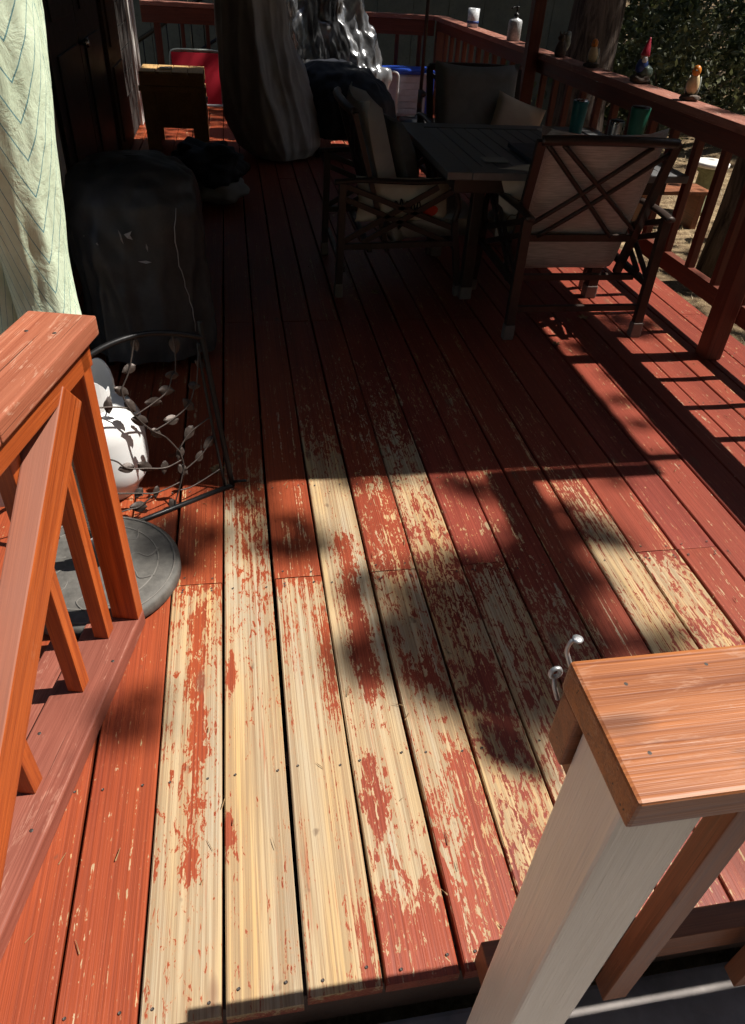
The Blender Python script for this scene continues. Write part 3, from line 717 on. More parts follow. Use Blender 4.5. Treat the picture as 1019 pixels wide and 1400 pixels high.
VINES = [[(0.202, 0.558), (0.241, 0.474), (0.272, 0.432), (0.282, 0.416), (0.276, 0.368), (0.252, 0.314), (0.219, 0.269), (0.186, 0.238), (0.158, 0.187), (0.152, 0.17), (0.152, 0.124), (0.172, 0.082), (0.184, 0.061), (0.218, 0.004)], [(0.085, 0.54), (0.088, 0.49), (0.104, 0.429), (0.116, 0.421), (0.143, 0.379), (0.196, 0.355), (0.264, 0.334)], [(0.016, 0.46), (0.043, 0.374), (0.051, 0.37), (0.085, 0.317), (0.153, 0.286), (0.219, 0.269)], [(0.023, 0.255), (0.046, 0.249), (0.105, 0.226), (0.151, 0.188)], [(0.42, .40), (0.332, 0.382), (0.278, 0.363)], [(.57, .30), (.44, .26), (0.362, 0.22), (0.331, 0.183), (0.274, 0.162), (0.212, 0.142), (0.155, 0.149)], [(0.026, .19), (0.045, 0.173), (0.089, 0.139), (0.152, 0.112)], [(.5, .16), (0.369, 0.111), (0.317, 0.091), (0.26, 0.072), (0.179, 0.078)], [(.5, .05), (0.376, 0.053), (0.329, 0.047), (0.279, 0.067)], [(0.028, 0.072), (0.137, 0.049), (0.186, 0.052)]]
for vn in VINES: tube('vine', smooth_path([TP(u, v) for u, v in vn], 5), .0026, M['leafmetal'], tr, 6)
LEAVES = [(0.204, 0.537), (0.241, 0.474), (0.282, 0.416), (0.332, 0.382), (0.266, 0.365), (0.252, 0.314), (0.21, 0.258), (0.084, 0.506), (0.116, 0.421), (0.143, 0.379), (0.195, 0.356), (0.016, 0.431), (0.05, 0.37), (0.085, 0.317), (0.153, 0.286), (0.105, 0.226), (0.152, 0.17), (0.045, 0.173), (0.089, 0.139), (0.331, 0.183), (0.273, 0.165), (0.213, 0.142), (0.155, 0.113), (0.317, 0.091), (0.26, 0.072), (0.329, 0.047), (0.216, 0.01), (.40, .245), (.46, .27), (.42, .13), (.46, .15)]
def leaf_mesh():
    v = []; f = []; n = 9
    for i in range(n):
        t_ = i / (n - 1); w = .0150 * math.sin(math.pi * t_ ** .8) ** .8 + .0004; y_ = (t_ - .5) * .050
        for s, z_ in ((-1, .0035), (-.5, .0012), (0, -.0008), (.5, .0012), (1, .0035)): v.append((w * s, y_, z_ + .0012 * math.sin(t_ * 22) * abs(s)))
    m = 5
    for i in range(n - 1):
        for j in range(4): f.append((i * m + j, i * m + j + 1, (i + 1) * m + j + 1, (i + 1) * m + j))
    o = len(v); v += [(a, b, c - .0012) for a, b, c in v]; f += [tuple(q + o for q in g[::-1]) for g in f]
    return mesh_from('leaf', v, f, True)
lm = leaf_mesh()
for i, (u, v) in enumerate(LEAVES):
    Mx = Matrix((EU, EV, EN)).transposed().to_4x4(); Mx.translation = TP(u, v, .003)
    place('leaf', lm, M['leafmetal'], tr, Mx @ Matrix.Rotation(random.uniform(0, 6.28), 4, 'Z') @ Matrix.Rotation(random.uniform(-.35, .35), 4, 'Y') @ Matrix.Scale(random.uniform(.8, 1.2), 4))
tk = empty('gas_cylinder', (-.50, 2.03, 0), 0, 'white gas cylinder standing behind the leaf trellis', 'gas cylinder')
TKC = (-.50, 2.065, 0)
lathe('body', [(.02, .02), (.09, .022), (.128, .045), (.146, .08), (.150, .12), (.150, .235), (.144, .27), (.125, .305), (.085, .328), (.03, .336)], TKC, M['tank'], tk, 40)
lathe('foot_ring', [(.098, .001), (.104, .003), (.104, .04), (.098, .042)], TKC, M['tank'], tk, 32)
cv = []; cf = []
for i in range(41):
    a = R(-150) + R(300) * i / 40 + R(180); hh = .055 + .055 * abs(math.sin(i * .32)) ** .7
    for r_, z_ in ((.088, .322), (.088, .325 + hh), (.083, .325 + hh), (.083, .322)): cv.append((TKC[0] + r_ * math.cos(a), TKC[1] + r_ * math.sin(a), z_))
for i in range(40):
    for j in range(4): cf.append((i * 4 + j, i * 4 + (j + 1) % 4, (i + 1) * 4 + (j + 1) % 4, (i + 1) * 4 + j))
cf += [(3, 2, 1, 0), (160, 161, 162, 163)]
solid('collar', cv, cf, M['tank'], tk)
lathe('valve', [(.012, .336), (.012, .38), (.026, .385), (.026, .40), (.008, .405)], TKC, M['steel'], tk, 12)

# ------------------------------------------------------------------ dining chairs
def pillow_data(w, h, t, n=18, seed=0):
    v = []; f = []
    for s in (1, -1):
        for j in range(n + 1):
            for i in range(n + 1):
                a = i / n * 2 - 1; b = j / n * 2 - 1
                puff = max(0, (1 - a ** 4) * (1 - b ** 4)) ** .5
                pin = 1 - .07 * (abs(a) ** 2 * (1 - b * b) + 0) ; pin2 = 1 - .07 * (b * b * (1 - a * a))
                nz = .10 * noise.noise(Vector((a * 2.3 + seed, b * 2.3, s)))
                v.append(Vector((a * w / 2 * (1 - .06 * (1 - b * b) * abs(a)), b * h / 2 * (1 - .06 * (1 - a * a) * abs(b)), s * t / 2 * puff * (1 + nz * 2))))
    m = (n + 1)
    for s in (0, 1):
        o = s * m * m
        for j in range(n):
            for i in range(n):
                q = (o + j * m + i, o + j * m + i + 1, o + (j + 1) * m + i + 1, o + (j + 1) * m + i)
                f.append(q if s == 0 else q[::-1])
    return v, f
def pillow(name, w, h, t, Mw, mat, parent=None, seed=0):
    v, f = pillow_data(w, h, t, 18, seed); return place(name, mesh_from(name, v, f, True), mat, parent, Mw)
def cush_data(w, h, t, n=14, edge=.25):
    """boxy cushion, thickness along z"""
    v, f = pillow_data(w, h, t, n)
    for p in v:
        a = abs(p.x) / (w / 2); b = abs(p.y) / (h / 2); e = max(a, b)
        s = 1 if p.z >= 0 else -1
        p.z = s * t / 2 * (max(0, 1 - max(0, (e - .8) / .2) ** 2.5)) ** .5 * (1 + .04 * noise.noise(p * 5)) if e < 1 else p.z * .0
    return v, f
def make_chair(loc, rz, label, back_mat, seat_mat, w=.68):
    T = Matrix.Translation(Vector(loc)) @ Matrix.Rotation(rz, 4, 'Z')
    ch = empty('dining_chair', loc, rz, label, 'chair', 'chairs around the dining table')
    hw = w / 2; mm = M['bronze']
    def P(*a): return Vector(a)
    def bar(n, a, b, ww=.034, tt=.022, up=(0, 0, 1)): return plank(n, a, b, ww, tt, mm, ch, up, .003, T)
    for s in (-1, 1):
        bar('leg', P(s * hw, .0, .05), P(s * hw, .01, .575), .045, .035, (0, 1, 0))
        plank('foot_cap', P(s * hw, -.001, .001), P(s * hw, -.001, .075), .053, .043, M['capfoot'], ch, (0, 1, 0), .004, T)
        bar('leg', P(s * hw, .66, .05), P(s * hw, .60, .40), .04, .033, (0, 1, 0))
        plank('foot_cap', P(s * hw, .662, .001), P(s * hw, .658, .06), .046, .04, M['capfoot'], ch, (0, 1, 0), .004, T)
        tube('front_support', smooth_path([P(s * hw, .60, .395), P(s * hw, .615, .47), P(s * hw, .585, .555)], 5), .016, mm, ch, 8, T)
        tube('armrest', smooth_path([P(s * hw, -.03, .578), P(s * hw, .12, .588), P(s * hw, .38, .582), P(s * hw, .56, .590), P(s * hw, .67, .555), P(s * hw, .70, .515)], 6), .024, mm, ch, 8, T, .55)
        bar('side_rail', P(s * hw, .0, .265), P(s * hw, .62, .285), .028, .03)
        # paired cross straps in the side
        for a, b, c, d_ in ((.02, .56, .60, .36), (.02, .50, .56, .295), (.02, .29, .50, .56), (.12, .285, .585, .545)):
            bar('cross_strap', P(s * (hw - .004), a, b), P(s * (hw - .004), c, d_), .014, .028, (0, 0, 1))
    bar('rear_stretcher', P(-hw, .02, .145), P(hw, .02, .145), .024, .03)
    bar('front_rail', P(-hw, .62, .27), P(hw, .62, .27), .028, .03)
    bar('rear_rail', P(-hw, .16, .25), P(hw, .16, .25), .028, .03)
    # reclined back frame
    def B(x, t_, off=0.0): return P(x, .26 - .20 * t_ + off * .95, .235 + .645 * t_ + off * .30)
    bt, bw = .30, .318
    for s in (-1, 1): bar('back_post', B(s * bt, .0), B(s * bw, 1.0), .042, .026, (0, 1, .3))
    tp = smooth_path([B(-bw, 1.0) + P(0, 0, -.002), B(-.16, 1.01) + P(0, -.022, 0), B(.16, 1.01) + P(0, -.022, 0), B(bw, 1.0) + P(0, 0, -.002)], 6)
    tube('top_rail', tp, .021, mm, ch, 8, T, 1.0)
    bar('lower_rail', B(-.30, .30), B(.30, .30), .022, .034, (0, 0, 1))
    for (x0, t0, x1, t1) in ((-.285, .97, .18, .31), (-.21, .97, .285, .37), (.21, .97, -.285, .37), (.30, .93, -.20, .31)):
        q0, q1 = B(x0, t0), B(x1, t1); mid = (q0 + q1) / 2 + P(0, -.014, 0)
        tube('back_strap', smooth_path([q0, mid, q1], 6), .0135, mm, ch, 6, T, .8)
    # cushions
    v, f = cush_data(.60, .72, .11)
    Mb = T @ Matrix.Translation(B(0, .50, .085)) @ Matrix.Rotation(R(107), 4, 'X')
    place('back_cushion', mesh_from('back_cushion', v, f, True), back_mat, ch, Mb)
    v, f = cush_data(.62, .45, .12)
    place('seat_cushion', mesh_from('seat_cushion', v, f, True), seat_mat, ch, T @ Matrix.Translation((0, .535, .350)) @ Matrix.Rotation(R(3), 4, 'X'))
    return ch, T, B
chR, TR, BR = make_chair((1.615, 3.15, 0), 0, 'dark bronze chair with its cross strapped back to the camera', M['sling'], M['cushion'])
chL, TL, BL = make_chair((.50, 4.06, 0), R(-90), 'dark bronze chair at the left of the table holding two pillows', M['cushion'], M['cushion'])
chF, TF, BF = make_chair((1.66, 5.62, 0), R(180), 'dark bronze chair with grey cushion at the far end of the table', M['greycush'], M['greycush'])
# pillows are loose things
pl = empty('floral_pillow', TR @ Vector((-.20, .40, .41)), 0, 'cream pillow printed with tan sprigs on the chair turned from camera', 'pillow')
Mp = TR @ Matrix.Translation((-.14, .40, .56)) @ Matrix.Rotation(R(110), 4, 'X') @ Matrix.Rotation(R(12), 4, 'Z')
pillow('cover', .44, .40, .13, Mp, M['cream'], pl, 3)
def print_curve(name, pts, Mw, mat, parent, z, r=.004):
    v, f = tube_data(smooth_path([(a, b, z) for a, b in pts], 5), r, 5, flat=.35); return place(name, mesh_from(name, v, f, True), mat, parent, Mw)
def print_disc(name, x, y, r, Mw, mat, parent, z, sx=1.0, rot=0):
    v = [(x + r * sx * math.cos(i * .5236) * math.cos(rot) - r * math.sin(i * .5236) * math.sin(rot), y + r * sx * math.cos(i * .5236) * math.sin(rot) + r * math.sin(i * .5236) * math.cos(rot), z) for i in range(12)]
    v2 = [(a, b, c - .004) for a, b, c in v]
    return place(name, mesh_from(name, v + v2, [tuple(range(12)), tuple(range(12, 24))[::-1]] + [(i, (i + 1) % 12, 12 + (i + 1) % 12, 12 + i) for i in range(12)]), mat, parent, Mw)
for i, (x, y) in enumerate(((-.13, .05), (-.06, -.04), (-.11, -.10), (.02, .09), (.09, -.03), (-.02, .02), (-.15, -.03))):
    print_curve('sprig', [(x - .03, y - .015), (x - .01, y + .01), (x + .015, y + .005), (x + .03, y + .02)], Mp, M['tanprint'], pl, .066, .003)
    print_curve('sprig', [(x - .03, y - .015), (x - .01, y + .01), (x + .015, y + .005), (x + .03, y + .02)], Mp, M['tanprint'], pl, -.066, .003)
tag(pillow('pillow', .46, .44, .15, TL @ Matrix.Translation((-.02, .36, .60)) @ Matrix.Rotation(R(108), 4, 'X') @ Matrix.Rotation(R(4), 4, 'Z'), M['grey'], None, 9), 'slate grey square pillow leaning on the left chair back', 'pillow')
pp = empty('printed_pillow', TL @ Vector((.20, .34, .41)), 0, 'cream pillow with black script and a red patch on the left chair', 'pillow')
Mq = TL @ Matrix.Translation((.245, .34, .475)) @ Matrix.Rotation(R(90), 4, 'Z') @ Matrix.Rotation(R(84), 4, 'X')
pillow('cover', .50, .22, .12, Mq, M['cream'], pp, 5)
sx = .0
for i in range(5):
    print_curve('script_stroke', [(-.06 + i * .030, -.035), (-.055 + i * .030, .0 + .012 * (i % 2)), (-.045 + i * .030, -.005), (-.04 + i * .030, -.035), (-.032 + i * .030, -.028)], Mq, M['ink'], pp, .069, .004)
print_disc('red_patch', .135, -.045, .026, Mq, M['redprint'], pp, .064, 1.6, .3)
fp = empty('leaf_print_pillow', TF @ Vector((-.24, .40, .41)), 0, 'white pillow with black leaf print on the far chair', 'pillow')
Mf = TF @ Matrix.Translation((-.245, .36, .57)) @ Matrix.Rotation(R(110), 4, 'X') @ Matrix.Rotation(R(18), 4, 'Z')
pillow('cover', .36, .36, .12, Mf, M['cream'], fp, 7)
for i, (x, y, a) in enumerate(((-.06, .04, .6), (.0, -.03, 1.0), (.06, .06, .4), (.04, -.08, .9), (-.09, -.06, .5))): print_disc('leaf_print', x, y, .012, Mf, M['ink'], fp, .062, 2.4, a)

# ------------------------------------------------------------------ dining table
tb = empty('dining_table', (1.55, 3.98, 0), 0, 'square charcoal slatted dining table between the three chairs', 'table')
TX0, TX1, TY0, TY1, TZ = .955, 2.17, 3.42, 4.60, .70
box('frame_board', TX0, TX0 + .12, TY0, TY1, TZ - .035, TZ, M['tabletop'], tb, .005)
box('frame_board', TX1 - .12, TX1, TY0, TY1, TZ - .035, TZ, M['tabletop'], tb, .005)
box('frame_board', TX0 + .122, TX1 - .122, TY0, TY0 + .12, TZ - .035, TZ, M['tabletop'], tb, .005)
box('frame_board', TX0 + .122, TX1 - .122, TY1 - .12, TY1, TZ - .035, TZ, M['tabletop'], tb, .005)
ns = 12; sw = (TX1 - TX0 - .25) / ns
for i in range(ns): box('slat', TX0 + .126 + i * sw, TX0 + .126 + (i + 1) * sw - .007, TY0 + .124, TY1 - .124, TZ - .03, TZ - .004, M['tabletop'], tb, .003)
for x in (TX0 + .24, TX1 - .24):
    for yy in (TY0 + .26, TY1 - .22):
        plank('leg', (x, yy, .02), (x, yy, TZ - .04), .06, .06, M['bronze'], tb, (0, 1, 0), .006)
        plank('foot_cap', (x, yy, .001), (x, yy, .07), .066, .066, M['capfoot'], tb, (0, 1, 0), .006)
box('apron', TX0 + .06, TX1 - .06, TY0 + .08, TY0 + .11, TZ - .11, TZ - .036, M['bronze'], tb, .003)
box('apron', TX0 + .06, TX1 - .06, TY1 - .11, TY1 - .08, TZ - .11, TZ - .036, M['bronze'], tb, .003)
box('apron', TX0 + .07, TX0 + .10, TY0 + .112, TY1 - .112, TZ - .11, TZ - .036, M['bronze'], tb, .003)
box('apron', TX1 - .10, TX1 - .07, TY0 + .112, TY1 - .112, TZ - .11, TZ - .036, M['bronze'], tb, .003)
tag(box('serving_tray', 1.42, 1.86, 3.60, 3.98, TZ + .001, TZ + .022, M['book'], None, .004), 'flat navy tray lying on the table near the closest chair', 'tray')
tag(box('paper_strip', 1.19, 1.31, 3.62, 3.70, TZ + .001, TZ + .010, M['cushion'], None, .003), 'small pale strip lying on the left slats of the table', 'paper')
def tumbler(name, x, y, z, r0, r1, h, mat, label, lid):
    t_ = empty(name, (x, y, z), 0, label, 'tumbler', 'tumblers on the table')
    lathe('cup', [(r0 * .9, .001), (r0, .006), (r0, .02), (r1, h * .96), (r1, h), (r1 - .003, h), (r1 - .003, h - .012)], (x, y, z), mat, t_, 28)
    lathe('lid', [(r1 - .0035, h - .011), (r1 - .0035, h + .004), (r1 * .5, h + .007), (.004, h + .007)], (x, y, z), lid, t_, 24)
    return t_
tumbler('tall_tumbler', 2.085, 3.90, TZ + .001, .036, .050, .215, M['green'], 'tall green flared tumbler on the table by the railing', M['blackmetal'])
tumbler('steel_tumbler', 1.985, 3.93, TZ + .001, .038, .040, .145, M['steel'], 'brushed steel cylinder tumbler left of the tall green one', M['blackmetal'])
tumbler('teal_tumbler', 1.945, 4.34, TZ + .001, .036, .044, .175, M['teal'], 'teal tumbler with clear lid towards the far edge of the table', M['steel'])
tr_ = box('tray', 1.80, 2.06, 4.02, 4.20, TZ + .001, TZ + .018, M['blackmetal'], None, .004); tag(tr_, 'small black tray with papers on it beside the tumblers', 'tray')
for i, (x, y, a, w, l) in enumerate(((1.86, 4.09, .4, .10, .07), (1.95, 4.12, -.3, .11, .05), (2.02, 4.06, .2, .05, .09), (1.78, 4.42, .1, .10, .03))):
    z0 = TZ + .0195 if i < 3 else TZ + .002
    o = plank('napkin', (x - l / 2 * math.cos(a), y - l / 2 * math.sin(a), z0 + .004), (x + l / 2 * math.cos(a), y + l / 2 * math.sin(a), z0 + .004), w, .006, M['napkin'], None)
    tag(o, ['white folded napkin at left of the small black tray', 'white folded napkin in the middle of the small black tray', 'white folded napkin at right of the small black tray', 'thin white napkin near the far edge of the table'][i], 'napkin', 'napkins on the table')

# ------------------------------------------------------------------ ornaments on the side railing
def bird(x, y, rz, label):
    T = Matrix.Translation((x, y, .9505)) @ Matrix.Rotation(rz, 4, 'Z')
    b = empty('bird_figurine', (x, y, .9505), rz, label, 'figurine', 'bird figurines on the side railing')
    tilt = Matrix.Rotation(R(14), 3, 'X')
    blob('rock', (0, 0, .014), (.048, .040, .018), M['rock'], b, 4, .35, 24, 12, T=T)
    lathe('body', [(.004, .0), (.020, .008), (.029, .026), (.031, .048), (.027, .070), (.021, .086), (.018, .094)], (0, .010, .026), M['creamglaze'], b, 22, T, True, tilt)
    lathe('head', [(.017, .0), (.0205, .008), (.022, .018), (.020, .030), (.013, .040), (.004, .044)], (0, -.012, .116), M['orangefeather'], b, 20, T, True, tilt)
    lathe('beak', [(.005, 0), (.003, .008), (.0005, .015)], (0, -.038, .138), M['rock'], b, 8, T, True, Matrix.Rotation(R(100), 3, 'X'))
    for s in (-1, 1):
        blob('wing', (s * .027, .020, .066), (.009, .020, .042), M['greyfeather'], b, s + 2, .1, 18, 12, T=T @ Matrix.Rotation(R(0), 4, 'X'))
        blob('eye', (s * .017, -.024, .140), (.003, .003, .003), M['ink'], b, 1, 0, 8, 6, T=T)
    v, f = boxdata(-.010, .010, -.005, .005, -.05, .02); tt = Matrix.Rotation(R(28), 3, 'X')
    solid('tail', [tt @ p + Vector((0, .044, .050)) for p in v], f, M['greyfeather'], b, False, T)
bird(2.355, 3.93, R(-35), 'orange headed bird figurine on the rail nearest the camera')
bird(2.345, 5.20, R(-35), 'orange headed bird figurine on the rail left of the gnome')
gn = empty('gnome_figurine', (2.36, 4.52, .9505), 0, 'garden gnome figurine with red pointed hat on the rail between the birds', 'figurine')
GT = Matrix.Translation((2.36, 4.52, .9505))
blob('base', (0, 0, .022), (.062, .050, .026), M['rock'], gn, 6, .3, 28, 14, T=GT)
blob('barrow', (.022, -.006, .058), (.042, .038, .034), M['greenglaze'], gn, 3, .15, 28, 14, T=GT)
lathe('coat', [(.02, .05), (.034, .062), (.036, .085), (.028, .110), (.02, .120)], (-.002, .008, 0), M['blueglaze'], gn, 20, GT)
blob('face', (-.002, .004, .128), (.020, .019, .018), M['fleshglaze'], gn, 1, .05, 16, 10, T=GT)
blob('beard', (-.004, -.014, .116), (.016, .010, .020), M['whitetube'], gn, 2, .2, 16, 10, T=GT)
lathe('hat', [(.025, .0), (.027, .006), (.022, .03), (.013, .06), (.006, .085), (.004, .092)], (.0, .006, .134), M['redglaze'], gn, 18, GT, True, Matrix.Rotation(R(-8), 3, 'X') @ Matrix.Rotation(R(9), 3, 'Y'))
sq = empty('squirrel_figurine', (2.34, 5.75, .9505), 0, 'dull brown squirrel figurine on the rail beside the roof post', 'figurine')
ST = Matrix.Translation((2.34, 5.75, .9505))
lathe('body', [(.03, .0), (.042, .02), (.040, .05), (.028, .085), (.02, .10)], (0, 0, 0), M['rock'], sq, 18, ST)
blob('head', (-.012, -.012, .115), (.026, .030, .024), M['rock'], sq, 2, .15, 18, 12, T=ST)
tube('tail', smooth_path([ST @ Vector(p) for p in ((.03, .03, .02), (.055, .045, .07), (.05, .04, .12), (.07, .05, .15))], 5), [.012, .014, .017, .02, .022, .024, .026, .026, .026, .026, .026, .025, .022, .018, .012, .006], M['greyfeather'], sq, 10)
for s in (-1, 1): blob('ear', (-.012 + s * .014, -.004, .142), (.006, .004, .012), M['rock'], sq, 1, .1, 10, 8, T=ST)
sb = empty('soap_dispenser', (2.35, 6.85, .9505), 0, 'patterned ceramic soap dispenser on the rail beyond the roof post', 'dispenser')
lathe('bottle', [(.05, .001), (.056, .006), (.056, .13), (.05, .145), (.02, .155), (.018, .165)], (2.35, 6.85, .9505), M['ceramic'], sb, 24)
lathe('pump_collar', [(.022, .165), (.022, .185), (.009, .188), (.009, .22), (.018, .222), (.018, .235), (.004, .237)], (2.35, 6.85, .9505), M['blackmetal'], sb, 16)
tube('spout', [(2.35, 6.85, .9505 + .230), (2.30, 6.83, .9505 + .226), (2.292, 6.828, .9505 + .215)], .006, M['blackmetal'], sb)
cu = empty('ceramic_cup', (2.33, 8.05, .9505), 0, 'blue patterned white ceramic cup on the far part of the side rail', 'cup')
lathe('cup', [(.045, .001), (.052, .006), (.056, .15), (.052, .15), (.047, .02), (.01, .015)], (2.33, 8.05, .9505), M['ceramic'], cu, 24)
lathe('band', [(.0535, .03), (.0560, .032), (.0568, .05), (.0545, .052)], (2.33, 8.05, .9505), M['blueglaze'], cu, 24)

# ------------------------------------------------------------------ things at the far end
wc = empty('wooden_cooler_cabinet', (-.50, 7.36, 0), 0, 'yellow pine cooler box on legs against the dark wall', 'cooler box')
bx0, bx1, by0, by1 = -.745, -.255, 7.16, 7.56
for i in range(5): box('front_board', bx0 + .001 + i * .098, bx0 + .001 + i * .098 + .096, by0, by0 + .02, .17, .465, M['pine'], wc, .003)
for s in (bx0 - .021, bx1 + .001): box('side_board', s, s + .02, by0 + .002, by1, .17, .465, M['pine'], wc, .003)
box('back_board', bx0, bx1, by1 - .02, by1 - .001, .17, .465, M['pine'], wc, .003)
box('floor_board', bx0 + .001, bx1 - .001, by0 + .021, by1 - .021, .17, .19, M['pine'], wc, .003)
for (x, y) in ((bx0 - .015, by0 - .012), (bx1 - .10, by0 - .012), (bx0 - .015, by1 - .02), (bx1 - .10, by1 - .02)): box('leg', x, x + .115, y, y + .011 if y < 7.3 else y + .06, .001, .168 if y > 7.3 else .30, M['pine'], wc, .003)
box('top_trim', bx0 - .035, bx1 + .035, by0 - .03, by0 - .0015, .45, .49, M['pine'], wc, .003)
ld = box('lid', bx0 - .02, bx1 + .02, by0 - .025, by1 + .02, .492, .575, M['pine'], wc, .006)
for i in range(4): box('lid_slat', bx0 - .018 + i * .133, bx0 - .018 + i * .133 + .128, by0 - .022, by1 + .018, .5755, .594, M['pine'], ld, .004)
for x in (-.60, -.42): box('hinge', x, x + .05, by0 - .040, by0 - .026, .545, .585, M['pine'], wc, .003)
box('lid_handle', -.60, -.50, by0 + .1, by0 + .14, .5945, .612, M['steel'], ld, .004)
box('bottle_opener', bx1 + .0215, bx1 + .04, by0 + .03, by0 + .07, .37, .41, M['whitetube'], wc, .003)

rc = empty('folding_lounger', (-.40, 9.1, 0), 0, 'red canvas folding lounger with grey tube frame at the far end', 'lounger')
v = []; f = []
for j in range(9):
    for i in range(9):
        v.append((-.62 + .5 * i / 8, 9.10 + .08 * j / 8 - .02 * math.sin(math.pi * i / 8) * math.sin(math.pi * j / 8), .06 + .47 * j / 8))
for j in range(8):
    for i in range(8): f.append((j * 9 + i, j * 9 + i + 1, (j + 1) * 9 + i + 1, (j + 1) * 9 + i))
o_ = len(v); v += [(a, b + .006, c) for a, b, c in v]; f += [tuple(q + o_ for q in g[::-1]) for g in f]
solid('canvas', v, f, M['redcanvas'], rc, True)
tube('frame', smooth_path([(-.63, 9.13, .02), (-.635, 9.16, .3), (-.63, 9.19, .50), (-.58, 9.20, .545), (-.38, 9.20, .55), (-.15, 9.20, .545), (-.105, 9.19, .50), (-.105, 9.16, .3), (-.11, 9.13, .02)], 5), .013, M['greyfeather'], rc)
tube('frame', [(-.63, 9.10, .05), (-.11, 9.10, .05)], .013, M['whitetube'], rc)

pt = empty('paddling_pool', (1.8, 9.1, 0), 0, 'blue rimmed pale grey pool tub with white tubes at the far corner', 'tub')
PX0, PX1, PY0, PY1 = 1.40, 2.22, 8.95, 9.30
box('wall', PX0, PX1, PY0, PY1, .02, .43, M['tubwall'], pt, .02)
box('rim', PX0 - .012, PX1 + .012, PY0 - .012, PY1 + .012, .431, .475, M['bluevinyl'], pt, .012)
for i in range(6): box('ridge', PX0 + .01, PX1 - .10, PY0 - .006, PY0 - .0005, .05 + i * .062, .05 + i * .062 + .052, M['tubwall'], pt, .003)
box('corner_panel', PX1 - .08, PX1 + .006, PY0 - .008, PY0 + .05, .03, .43, M['bluevinyl'], pt, .006)
tube('tube_leg', smooth_path([(1.60, PY0 - .03, .455), (1.74, PY0 - .035, .455), (1.80, PY0 - .04, .43), (1.805, PY0 - .04, .34), (1.805, PY0 - .04, .02)], 6), .016, M['whitetube'], pt)
tube('tube_leg', smooth_path([(2.10, PY0 - .03, .44), (2.20, PY0 - .035, .44), (2.245, PY0 - .04, .41), (2.25, PY0 - .04, .3)], 6), .016, M['whitetube'], pt)
tube('tube_leg', smooth_path([(1.70, PY0 - .03, .44), (1.705, PY0 - .03, .25), (1.705, PY0 - .03, .02)], 6), .010, M['whitetube'], pt)
u2 = empty('far_parasol', (2.0, 8.6, 0), 0, 'dark parasol pole on a round black base before the tub', 'parasol')
lathe('base', [(.21, .001), (.22, .01), (.22, .05), (.20, .065), (.05, .075), (.04, .10)], (2.0, 8.6, 0), M['blackmetal'], u2, 40)
tube('pole', [(2.0, 8.6, .09), (2.0, 8.6, 2.5)], .019, M['blackmetal'], u2, 12)
tube('sleeve', [(2.0, 8.6, .09), (2.0, 8.6, .34)], .030, M['blackmetal'], u2, 12)
blob('crank', (2.03, 8.58, .30), (.03, .02, .03), M['blackmetal'], u2, 1, .1, 16, 10)
drape('canopy', [(1.5, 2.0, 8.6, .10, .10, 1), (1.9, 2.0, 8.6, .08, .08, 1), (2.4, 2.0, 8.6, .04, .04, 1)], M['navy'], u2, 48, 8, .03, 4, 2, .005)

# dry leaves blown onto the deck
def dry_leaf(x, y, s, a, n, label):
    v = [(0, 0, .004)] + [(s * (.5 + .5 * abs(math.sin(2.5 * t_))) * math.cos(t_), s * (.5 + .5 * abs(math.sin(2.5 * t_))) * math.sin(t_), .004 + .006 * abs(math.sin(3 * t_ + n))) for t_ in [i * .3307 for i in range(19)]]
    f = [(0, i, i + 1) for i in range(1, 19)]
    v2 = [(a_, b_, c_ + .0012) for a_, b_, c_ in v]; f2 = [tuple(q + 20 for q in g[::-1]) for g in f]
    me = mesh_from('dry_leaf', v + v2, f + f2); o = place('dry_leaf', me, LEAFM, None, Matrix.Translation((x, y, .002)) @ Matrix.Rotation(a, 4, 'Z'))
    tag(o, label, 'leaf', 'dry leaves on the deck')
LEAFM = plain('dry_brown_leaf', (.24, .15, .07), .9, 0, .3, 60, .3)
for x, y, s, a, l in ((.71, 3.75, .032, .3, 'dry leaf under the left chair'), (-.135, 2.12, .028, 1.0, 'dry leaf just inside the foot of the trellis'), (1.77, 3.37, .030, 2.0, 'dark curled leaf in the sun patch under the nearest chair'),
                      (1.50, 3.06, .022, 1.2, 'small dry leaf right of the nearest chair leg')): dry_leaf(x, y, s, a, 1, l)

